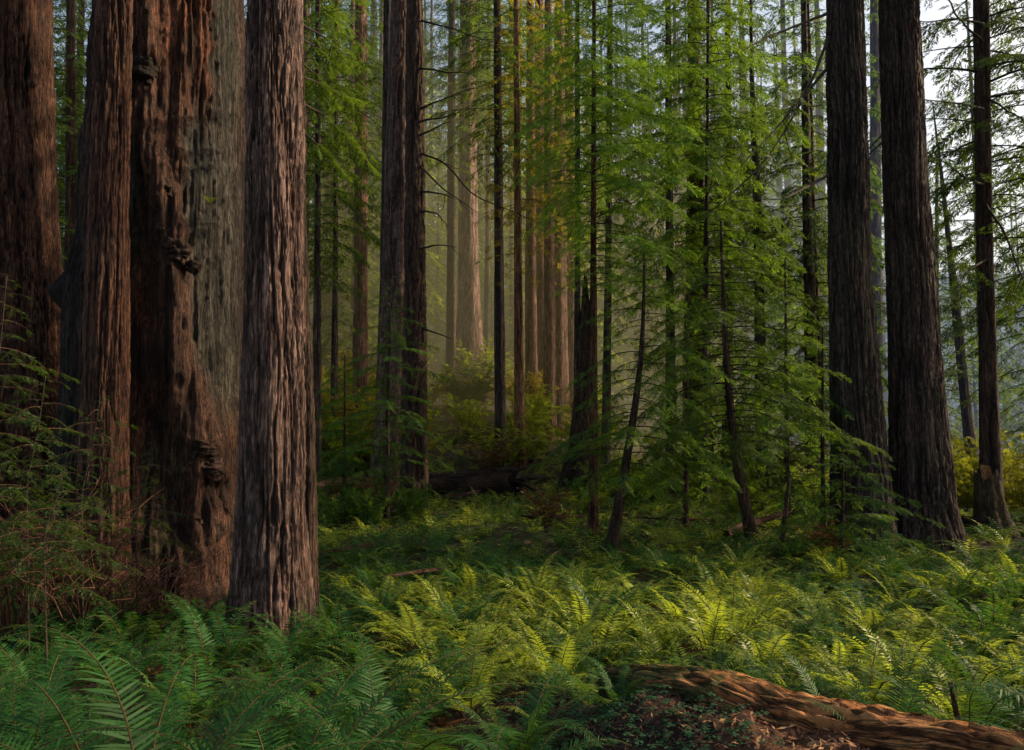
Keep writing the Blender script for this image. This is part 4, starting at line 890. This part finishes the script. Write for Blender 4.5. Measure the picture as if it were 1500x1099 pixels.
for i in range(16):
    px, d = g.uniform(520, 1330), g.uniform(12.5, 27); a = g.uniform(0, 6.28); L = g.uniform(.7, 2.2); p0 = G(px, d, .12+.18*g.rand()); p1 = (p0[0]+L*math.cos(a), p0[1]+L*math.sin(a)); p1 = (*p1, gz(*p1)+.10+.35*g.rand())
    o = log_thing('bare dead branch lying across the ferns of the shaded floor', p0, p1, g.uniform(.025, .05), .012, [BARK_RED, BARK_FAR, OLDLOG][i % 3], 640+i, nu=10, nv=20, furrow=.006, cat='branch', name='fallen_branch', jag=.02); o['group'] = 'dead branches on the shaded floor'
# root wad of the mid-distance log
t = thing('root_wad', 'dark upturned root mass at the right end of the mid-distance log', 'root mass', G(748, 28.3, 0))
g = np.random.RandomState(33); mb = MB()
for i in range(46):
    a = g.uniform(0, 6.28); L = g.uniform(.5, 1.25); dz = abs(math.sin(a))
    d = np.array([math.cos(a)*.8, g.uniform(-.8, .3), math.sin(a)*.75]); p = np.array([0, 0, .55])
    mid = p+d*L*.5+g.uniform(-.15, .15, 3); mb.tube([p, mid, p+d*L+g.uniform(-.12, .12, 3)], [.13, .07, .015], 5, 0, g.uniform(0, .6))
link('roots', mb.mesh('roots', [TWIG]), t)

# the big rotten log in front
A_, B_ = np.array([.80, 6.35]), np.array([2.78, 4.20])
def spine_dist(x, y):
    ab = B_-A_; t = np.clip(((x-A_[0])*ab[0]+(y-A_[1])*ab[1])/(ab@ab), -.02, 1.05)
    cx, cy = A_[0]+ab[0]*t, A_[1]+ab[1]*t
    return np.hypot(x-cx, y-cy), t, (x-cx)*ab[1]-(y-cy)*ab[0]
NL = [lattice(64, 64, 70+i) for i in range(4)]
def mound_h(x, y):
    dd, t, sd = spine_dist(x, y)
    front = sd/np.linalg.norm(B_-A_) < 0
    w = np.where(front, .25, .95)
    h = (.48+.07*sstep(.25, .5, t))*np.exp(-(dd/w)**2.4)*(.55+.45*sstep(-.02, .22, t))*(1-.15*sstep(.5, 1, t))
    n = (vnoise(NL[0], x*3, y*3)-.5)*.10+(vnoise(NL[1], x*9, y*9)-.5)*.07+(vnoise(NL[2], x*24, y*24)-.5)*.035
    return h+n*np.clip(h*4, 0, 1)-.05*(1-np.clip(h*12, 0, 1))
t_L = thing('fallen_log', 'orange-brown rotting log in front, crumbling into a red wood mound', 'log', (0, 0, 0))
nx, ny = 240, 240
X, Y = np.meshgrid(np.linspace(-.6, 4.2, nx), np.linspace(2.6, 7.4, ny)); H_ = mound_h(X, Y)
i = np.arange(ny-1)[:, None]*nx; j = np.arange(nx-1)[None]; q = np.stack([i+j, i+j+1, i+nx+j+1, i+nx+j], -1).reshape(-1, 4)
k = NT('crumbled_wood')
n1 = k.noise(9, 8, .75); n2 = k.noise(2.2, 5, .6); n3 = k.noise(1, 8, .75, (60, 60, 20))
c = k.ramp(n1, [(.28, (.035, .013, .006)), (.5, (.17, .068, .028)), (.72, (.38, .165, .068))]); c2 = k.ramp(n3, [(.35, (.55, .5, .5)), (.65, (1.3, 1.25, 1.2))])
at = k.n('ShaderNodeAttribute', attribute_name='tint')
c = k.mix(1.0, c, c2, 'MULTIPLY'); c = k.mix(at.outputs['Fac'], (.035, .017, .010), c)
b = k.n('ShaderNodeBsdfPrincipled'); b.inputs['Roughness'].default_value = .95; k.l(c, b.inputs['Base Color'])
bp = k.n('ShaderNodeBump'); bp.inputs['Strength'].default_value = 1; bp.inputs['Distance'].default_value = .04
k.l(k.math('ADD', n1, n3), bp.inputs['Height']); k.l(bp.outputs[0], b.inputs['Normal']); k.l(b.outputs[0], k.out.inputs[0])
bare = sstep(.85, 1.5, X+(vnoise(NL[3], X*4, Y*4)-.5)*.7)
link('crumbled_wood', mesh_arrays('crumbled_wood', np.stack([X, Y, ground(X, Y)+H_], -1), q, None, [k.m], attrs={'tint': bare.ravel()}), t_L)
# log body
nu, nv = 90, 260
s = np.linspace(0, 1, nv); th = np.arange(nu)*2*math.pi/nu; TH, S_ = np.meshgrid(th, s); U = TH/(2*math.pi)
rad = np.interp(s, [0, .1, .35, .55, .75, 1], [.12, .20, .29, .26, .21, .18])[:, None]
Lg = 4.2; Lw = lattice(5, 99, 91); w_ = (vnoise(Lw, U*5, S_*7)-.5)*.05
n1 = vnoise(lattice(26, 99, 92), (U+w_)*26, S_*Lg*1.6); n2 = vnoise(lattice(64, 199, 93), (U+w_)*64, S_*Lg*4); big = vnoise(lattice(5, 99, 94), U*5, S_*8)
cr = np.clip(np.abs(2*n1-1)*2.2, 0, 1)**.6; cr2 = np.clip(np.abs(2*n2-1)*2, 0, 1)
r = rad*(1+.34*(big-.5))+.050*(cr-.7)+.040*(cr2-.5)+.03*(vnoise(lattice(40, 399, 95), U*40, S_*Lg*9)-.5)
ax_ = np.array([B_[0]-A_[0], B_[1]-A_[1]]); ln = np.linalg.norm(ax_); ax_ /= ln; sd_ = np.array([-ax_[1], ax_[0]])
c_xy = A_[None]-.1*ax_[None]+s[:, None]*(ln+.9)*ax_[None]+(.05*np.sin(s*5))[:, None]*sd_[None]
zc = np.interp(s, [0, .1, .35, .6, 1], [.46, .46, .38, .45, .57])
X = c_xy[:, 0:1]+r*np.cos(TH)*sd_[0]; Y = c_xy[:, 1:2]+r*np.cos(TH)*sd_[1]; Z = zc[:, None]+ground(c_xy[:, 0], c_xy[:, 1])[:, None]+r*np.sin(TH)*.85
i = np.arange(nv-1)[:, None]*nu; j = np.arange(nu)[None]; q = np.stack([i+j, i+(j+1) % nu, i+nu+(j+1) % nu, i+nu+j], -1).reshape(-1, 4)
link('log', mesh_arrays('log', np.stack([X, Y, Z], -1), q, None, [ROT], attrs={'tint': (.15+.5*cr+.3*cr2).ravel(), 'lc': np.stack([U*2.2, S_*Lg, 0*U], -1).reshape(-1, 3)}), t_L)
# chips, sorrel, litter (ground cover nobody could count)
def scatter_bits(name, label, pts, mats, g, ln_, wd, kind='bits', lift=.01, tilt=.5, split=None):
    mb = MB(); n = len(pts)
    a = g.uniform(0, 6.28, n); L = ln_*g.uniform(.4, 1.3, n); W = wd*g.uniform(.5, 1.4, n)
    d = np.stack([np.cos(a), np.sin(a), g.uniform(-tilt, tilt, n)], -1); p = np.stack([-np.sin(a), np.cos(a), g.uniform(-tilt, tilt, n)], -1)
    c = pts+np.array([0, 0, lift])
    V = np.stack([c-d*L[:, None]*.5, c+p*W[:, None]*.5, c+d*L[:, None]*.5, c-p*W[:, None]*.5], 1)
    mb.add(V.reshape(-1, 3), np.arange(n*4).reshape(-1, 4), None, 0, np.repeat(g.uniform(0, 1, n), 4))
    o = link(name, mb.mesh(name, mats, False), kind='stuff'); o['label'] = label; return o
g = np.random.RandomState(44)
def on_mound(n, fx):
    x = g.uniform(-.3, 3.6, n*6); y = g.uniform(3.2, 7, n*6); h = mound_h(x, y); m = (h > .07) & (g.rand(n*6) < fx(x, y, h)); x, y, h = x[m][:n], y[m][:n], h[m][:n]
    return np.stack([x, y, ground(x, y)+h], -1)
CHIP = wood_mat('wood_chip', (.13, .045, .018), (.50, .26, .12))
scatter_bits('wood_chips', 'splinters of orange rotten wood strewn over the mound', on_mound(2600, lambda x, y, h: sstep(.6, 1.5, x)), [CHIP], g, .075, .020, tilt=.5, lift=.012)
scatter_bits('needle_litter', 'dark brown needles and twigs matted on the mound', on_mound(5000, lambda x, y, h: 1-.6*sstep(.8, 1.6, x)), [TWIG_RED], g, .09, .007, tilt=.7, lift=.015)
pts = on_mound(1150, lambda x, y, h: (1-sstep(1.0, 1.75, x))*sstep(.05, .2, h)); mb = MB()
pts = np.vstack([pts, pts[:0]])
for p_ in pts:
    a0 = g.uniform(0, 6.28); r_ = g.uniform(.016, .030); hgt = g.uniform(.02, .07); tl = g.uniform(-.3, .3, 2); tt = g.uniform(.1, .9)
    for k_ in range(3):
        a = a0+k_*2.094; u = np.array([math.cos(a), math.sin(a), tl[0]*math.cos(a)+tl[1]*math.sin(a)-.15]); v = np.array([-math.sin(a), math.cos(a), -tl[0]*math.sin(a)+tl[1]*math.cos(a)])
        c0 = p_+np.array([0, 0, hgt])
        mb.add([c0, c0+u*r_*.9+v*r_*.62, c0+u*r_*1.15+v*r_*.2, c0+u*r_, c0+u*r_*1.15-v*r_*.2, c0+u*r_*.9-v*r_*.62], [[0, 1, 2, 3], [0, 3, 4, 5]], None, 0, tt)
link('redwood_sorrel', mb.mesh('redwood_sorrel', [SORREL], False), kind='stuff')['label'] = 'clover-like sorrel leaves covering the near side of the mound'
y = g.uniform(3.5, 14, 9000); x = g.uniform(-.68, .68, 9000)*y
scatter_bits('leaf_litter', 'fallen brown needles and leaf bits on the ground', np.stack([x, y, ground(x, y)], -1), [FERN_DEAD], g, .11, .035, tilt=.3, lift=.02)

# ================================================================== FERNS
LOW_LITE = [(V, q, t, np.where(qm == 0, 3, qm), tm, T) for V, q, t, qm, tm, T in FROND_LOW]
def arr_mesh(name, arr, mats):
    V, q, t, qm, tm, T = arr
    return mesh_arrays(name, V, q, t, mats, qm, tm, {'tint': T}, smooth=True)
FR_DARK = [arr_mesh('frond', a, [FERN, RACHIS, FERN_DEAD]) for a in FROND_HI]
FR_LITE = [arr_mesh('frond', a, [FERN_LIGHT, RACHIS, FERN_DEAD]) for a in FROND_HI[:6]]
FR_DEAD = [arr_mesh('frond', a, [FERN, RACHIS, FERN_DEAD]) for a in DEAD_HI]
MID_DARK = [fern_arrays(820+i, FROND_MID, DEAD_MID, 15, 1+i % 3).mesh('fern', [FERN, RACHIS, FERN_DEAD]) for i in range(7)]
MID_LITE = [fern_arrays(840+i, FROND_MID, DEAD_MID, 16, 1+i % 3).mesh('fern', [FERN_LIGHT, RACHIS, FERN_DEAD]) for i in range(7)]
def fern_parts(x, y, label, group, s, nf, seed, lite=False, specs=None):
    g = np.random.RandomState(seed)
    t = thing('sword_fern', label, 'fern', (x, y, gz(x, y)+mnd(x, y)), group)
    if specs is None:
        specs = [(i*2*math.pi/nf+g.uniform(-.3, .3), g.uniform(-14, 30), g.uniform(.65, 1.12)) for i in range(nf)]
    for az, tilt, sc in specs:
        o = link('frond', (FR_LITE if lite else FR_DARK)[g.randint(6 if lite else 12)], t)
        o.rotation_euler = (R(g.uniform(-12, 12)), R(tilt), az); o.scale = (sc*s,)*3; o.location = (.05*math.cos(az), .05*math.sin(az), 0)
    for i in range(g.randint(1, 3)):
        o = link('frond', FR_DEAD[g.randint(3)], t); o['label'] = 'dead brown drooping frond'
        o.rotation_euler = (0, R(g.uniform(0, 15)), g.uniform(0, 6.28)); o.scale = (s*g.uniform(.7, 1),)*3
    return t
def mnd(x, y):
    h = float(mound_h(np.array([x]), np.array([y]))[0]); return max(h, 0)
# ferns placed one by one, nearest the camera
def hero(px, d, label, s, nf, seed, specs=None, lite=False): fern_parts((px-750)/FPX*d, d, label, None, s, nf, seed, lite, specs)
hero(215, 3.95, 'tall dark green fern at the lower left with one long upright frond and brown midrib', 1.75, 12, 1, [(2.6, -14, 1.1), (2.2, 2, .95), (3.3, 8, .95), (.6, 8, .85), (.1, 14, .9), (1.2, 0, .8), (1.7, -8, .95), (2.9, 20, .9), (3.0, 2, .9), (1.0, 22, .8), (.3, -4, .9)])
hero(420, 4.3, 'big arching fern in the foreground below the furrowed trunk, fronds sweeping right', 1.55, 12, 2, [(.15, 10, 1.2), (.45, -2, 1.05), (-.35, 18, 1.1), (1.1, 0, .9), (2.1, 6, .9), (3.0, 14, 1.0), (-1.1, 22, 1.0), (-2.2, 20, .9), (3.9, 12, .8), (.8, 24, 1.0)])
hero(560, 3.9, 'dark fern at the bottom centre-left, fronds spreading low to both sides', 1.15, 12, 3)
hero(300, 4.9, 'upright fern in front of the fire-scarred giant with finely toothed fronds', 1.3, 13, 4)
hero(60, 4.7, 'dense dark fern by the left edge behind the tall long-fronded one', 1.4, 13, 5)
hero(740, 4.9, 'dark green fern hanging over the left side of the wood mound', .95, 13, 6)
hero(1115, 6.6, 'bright mid-green fern standing just behind the rotten log', .95, 13, 7)
hero(1215, 5.9, 'dark blue-green fern spreading behind the middle of the rotten log', .9, 13, 8)
hero(975, 4.35, 'low fern growing from the near side of the mound at the bottom', .62, 9, 9)
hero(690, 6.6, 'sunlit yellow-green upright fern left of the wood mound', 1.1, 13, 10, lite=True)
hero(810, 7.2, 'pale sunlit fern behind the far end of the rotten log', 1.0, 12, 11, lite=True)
hero(868, 6.75, 'fern half covering the buried far end of the rotten log', .85, 12, 13)
hero(905, 5.95, 'small green fern hiding the near side of the log end', .55, 10, 14)
hero(1290, 5.2, 'fern with tall dark stems above the right part of the rotten log', 1.05, 12, 12)
taken = [((px-750)/FPX*d, d, .45) for px, d in [(215, 3.95), (420, 4.3), (560, 3.9), (300, 4.9), (60, 4.7), (740, 4.9), (1115, 6.6), (1215, 5.9), (975, 4.35), (690, 6.6), (810, 7.2), (1290, 5.2), (868, 6.75), (905, 5.95)]]
solid = [((px-750)/FPX*d, d, r) for px, d, r in [(400, 9.6, .65), (150, 10.2, .5), (236, 11.8, 1.6), (0, 12.5, 1.1), (1262, 16.5, .8), (1354, 17, .9), (575, 25, .8), (606, 23.6, .7), (1454, 20, .5), (1452, 19.3, .7), (869, 16.7, .15)]]
g = np.random.RandomState(77); count = 0; far = MB(); nfar = 0
cand = []
for _ in range(40000):
    d = math.sqrt(g.uniform(3.4**2, 40**2)); u = g.uniform(-.70, .70); cand.append((d, u))
cand.sort()
cells_ = {}
def sd_c(x, y): return float(spine_dist(np.array([x]), np.array([y]))[2][0])
def near(x, y, r):
    for ix in range(int(x//1)-1, int(x//1)+2):
        for iy in range(int(y//1)-1, int(y//1)+2):
            for (a, b_) in cells_.get((ix, iy), ()):
                if (a-x)**2+(b_-y)**2 < r*r: return True
    return False
for (a, b_, _) in taken: cells_.setdefault((int(a//1), int(b_//1)), []).append((a, b_))
for d, u in cand:
    x = u*d; px = 750+u*FPX
    sp = .70 if d < 6 else .56 if d < 10.5 else .62 if d < 16 else .74
    if d > 22 and px > 1380: continue
    if px < 350 and 8.2 < d < 13 and g.rand() < .75: continue
    if px < 100 and 6.2 < d < 13 and g.rand() < .5: continue
    if 800 < px < 1420 and d < 5.0 and (sd_c(x, d) > 0): continue
    if any((a-x)**2+(b_-d)**2 < r*r for a, b_, r in solid): continue
    dd, t_, sd_ = spine_dist(np.array([x]), np.array([d])); dd, t_, sd_ = float(dd[0]), float(t_[0]), float(sd_[0])
    if dd < (1.05 if sd_ > 0 else .42) and d < 7.2: continue
    if x > .25 and d < 4.9 and sd_ > 0: continue
    if px > 640 and d < 4.3: continue
    if near(x, d, sp): continue
    cells_.setdefault((int(x//1), int(d//1)), []).append((x, d))
    sunny = d > 6.0 and d < 11.2 and px > 560+ (10-d)*25
    if count < 285:
        count += 1
        if d < 5.9:
            grp = 'near dark ferns left of the mound' if px < 830 else 'near ferns behind and right of the rotten log'
            fern_parts(x, d, 'dark green sword fern in the shaded foreground left of the mound' if px < 830 else 'green sword fern close behind or right of the rotten log', grp, g.uniform(1.2, 1.55) if d < 5.2 and x < 0 else g.uniform(1.05, 1.3) if d < 5.2 else g.uniform(.95, 1.2), g.randint(10, 14), 3000+count)
            continue
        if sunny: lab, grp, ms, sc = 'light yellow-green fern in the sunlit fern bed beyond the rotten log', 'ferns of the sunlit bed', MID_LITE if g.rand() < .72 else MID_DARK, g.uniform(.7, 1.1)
        elif d < 11: lab, grp, ms, sc = 'dark green fern in the shade around the furrowed trunk foot', 'shaded ferns around the furrowed trunk', MID_DARK, g.uniform(.75, 1.0)
        else: lab, grp, ms, sc = 'small dark fern on the shaded floor between sunlit bed and saplings', 'small ferns of the shaded floor', MID_DARK if g.rand() < .8 else MID_LITE, g.uniform(.55, .85)
        o = thing('sword_fern', lab, 'fern', (x, d, gz(x, d)+(mnd(x, d) if d < 7.5 else 0)-.03), grp, ms[g.randint(7)])
        o.rotation_euler = (g.uniform(-.12, .12), g.uniform(-.12, .12), g.uniform(0, 6.28)); o.scale = (sc, sc, sc*g.uniform(.8, 1.1))
    elif d < 40:
        if nfar > 2100: continue
        nfar += 1
        z = gz(x, d); s0 = g.uniform(.6, .95); n_ = 9; a0 = g.uniform(0, 6.28); lo = g.rand() < (.2 if d > 24 else .42)
        for i in range(n_):
            far.merge((FROND_LOW if lo else LOW_LITE)[g.randint(10)], Mrot(a0+i*2*math.pi/n_+g.uniform(-.3, .3), R(g.uniform(-15, 25)), s0*g.uniform(.7, 1.1), (x, d, z)), g.uniform(-.2, .2))
for _ in range(1500):
    d = math.sqrt(g.uniform(4.2**2, 15**2)); px = g.uniform(420, 2100) if g.rand() < .85 else g.uniform(-500, 0)
    if d < 5.4 and -20 < px < 1540: continue
    x = (px-750)/FPX*d
    dd, t_, sd_ = spine_dist(np.array([x]), np.array([d]))
    if dd[0] < (1.1 if sd_[0] > 0 else .45) and d < 7.2: continue
    if any((a-x)**2+(b_-d)**2 < r*r for a, b_, r in solid): continue
    lo = g.rand() < .5; a0 = g.uniform(0, 6.28); s0 = g.uniform(.35, .6)
    for i in range(6):
        a_ = FROND_MID[g.randint(12)]; a_ = a_ if lo else (a_[0], a_[1], a_[2], np.where(a_[3] == 0, 3, a_[3]), a_[4], a_[5])
        far.merge(a_, Mrot(a0+i*1.05+g.uniform(-.3, .3), R(g.uniform(-5, 30)), s0*g.uniform(.7, 1.1), (x, d, gz(x, d))), g.uniform(-.2, .2))
for _ in range(750):
    d = math.sqrt(g.uniform(12.5**2, 27**2)); px = g.uniform(460, 1460); x = (px-750)/FPX*d
    if any((a-x)**2+(b_-d)**2 < r*r for a, b_, r in solid): continue
    a0 = g.uniform(0, 6.28); s0 = g.uniform(.4, .75); lo = g.rand() < .5
    for i in range(7):
        far.merge((FROND_LOW if lo else LOW_LITE)[g.randint(10)], Mrot(a0+i*.9+g.uniform(-.3, .3), R(g.uniform(-5, 30)), s0*g.uniform(.7, 1.1), (x, d, gz(x, d))), g.uniform(-.2, .2))
link('fern_undergrowth', far.mesh('fern_undergrowth', [FERN, RACHIS, FERN_DEAD, FERN_LIGHT]), kind='stuff')['label'] = 'carpet of ferns covering the floor further back'
hz = P(308, 300, 10.45)
t = thing('fern_tuft', 'tiny bright green tuft growing on a burl of the fire-scarred giant', 'fern', hz)
for i in range(7):
    o = link('frond', FR_LITE[i % 6], t); o.scale = (.20,)*3; o.rotation_euler = (0, R(10), -1.6+i*.45-1.2)

# ================================================================== HAZE, SKY, SUN, CAMERA
def haze(name, label, lo, hi, dens, colr):
    lo, hi = np.array(lo), np.array(hi); c = np.array([[x, y, z] for z in (0, 1) for y in (0, 1) for x in (0, 1)], float)*(hi-lo)+lo
    q = [[0, 2, 3, 1], [4, 5, 7, 6], [0, 1, 5, 4], [2, 6, 7, 3], [0, 4, 6, 2], [1, 3, 7, 5]]
    m = NT(name)
    va = m.n('ShaderNodeVolumeAbsorption'); va.inputs['Color'].default_value = (0, 0, 0, 1); va.inputs['Density'].default_value = dens
    em = m.n('ShaderNodeEmission'); em.inputs['Color'].default_value = (*colr, 1); em.inputs['Strength'].default_value = dens  # haze glows by emission in place of light scattered in it
    ad = m.n('ShaderNodeAddShader'); m.l(va.outputs[0], ad.inputs[0]); m.l(em.outputs[0], ad.inputs[1]); m.l(ad.outputs[0], m.out.inputs['Volume'])
    o = link(name, mesh_arrays(name, c, q, None, [m.m], smooth=False), kind='structure'); o['label'] = label
haze('haze', 'thin pale haze between the far trees', (-200, 40, -40), (200, 300, 42), .0028, (.40, .455, .44))
haze('valley_mist', 'bright bluish mist in the valley at the right', (13, 27, -40), (120, 290, 24), .0030, (.36, .43, .62))
haze('glowing_haze', 'warm self-glowing haze on the slope, standing in for low sunlight', (-14, 36, -5), (16, 68, 22), .0045, (.80, .60, .17))  # glow added to warm and brighten the slope

SUN_AZ, SUN_EL = 72.0, 30.0
w = bpy.data.worlds.new('World'); scn.world = w; w.use_nodes = True
nt = w.node_tree; nt.nodes.clear()
sky = nt.nodes.new('ShaderNodeTexSky'); sky.sky_type = 'NISHITA'; sky.sun_disc = False
sky.sun_elevation = R(SUN_EL); sky.sun_rotation = R(SUN_AZ); sky.dust_density = 3.0; sky.air_density = 1.0
bg = nt.nodes.new('ShaderNodeBackground'); bg.inputs['Strength'].default_value = .15
ou = nt.nodes.new('ShaderNodeOutputWorld'); mx = nt.nodes.new('ShaderNodeMix'); mx.data_type = 'RGBA'; mx.blend_type = 'MULTIPLY'; mx.inputs[0].default_value = 1; mx.inputs[7].default_value = (1.75, 1.60, 1.38, 1)
nt.links.new(sky.outputs[0], mx.inputs[6]); nt.links.new(mx.outputs[2], bg.inputs[0]); nt.links.new(bg.outputs[0], ou.inputs[0])
ld = bpy.data.lights.new('sun', 'SUN'); ld.energy = 5.0; ld.angle = R(.5); ld.color = (1.0, .80, .52)
so = bpy.data.objects.new('sun', ld); COL.objects.link(so)
sd = Vector((math.sin(R(SUN_AZ))*math.cos(R(SUN_EL)), math.cos(R(SUN_AZ))*math.cos(R(SUN_EL)), math.sin(R(SUN_EL))))
so.rotation_mode = 'QUATERNION'; so.rotation_quaternion = (-sd).to_track_quat('-Z', 'Y'); so.location = sd*60

cd = bpy.data.cameras.new('camera'); cam = bpy.data.objects.new('camera', cd); COL.objects.link(cam)
cd.sensor_width = 36; cd.lens = FPX/1500*36; cd.clip_end = 2000; cd.clip_start = .05
cam.location = (0, 0, CAM_Z); cam.rotation_euler = (R(90)+PITCH, 0, 0); scn.camera = cam
scn.view_settings.view_transform = 'Standard'; scn.view_settings.look = 'None'; scn.view_settings.exposure = 0; scn.view_settings.gamma = 1
c = scn.cycles
c.max_bounces = 5; c.diffuse_bounces = 3; c.glossy_bounces = 1; c.transmission_bounces = 3; c.transparent_max_bounces = 4; c.volume_bounces = 0
c.caustics_reflective = False; c.caustics_refractive = False; c.use_adaptive_sampling = True; c.adaptive_threshold = .02
c.use_denoising = True
try:
    c.denoiser = 'OPENIMAGEDENOISE'; c.denoising_input_passes = 'RGB_ALBEDO_NORMAL'; c.denoising_prefilter = 'ACCURATE'
except Exception: pass
scn.render.use_persistent_data = False
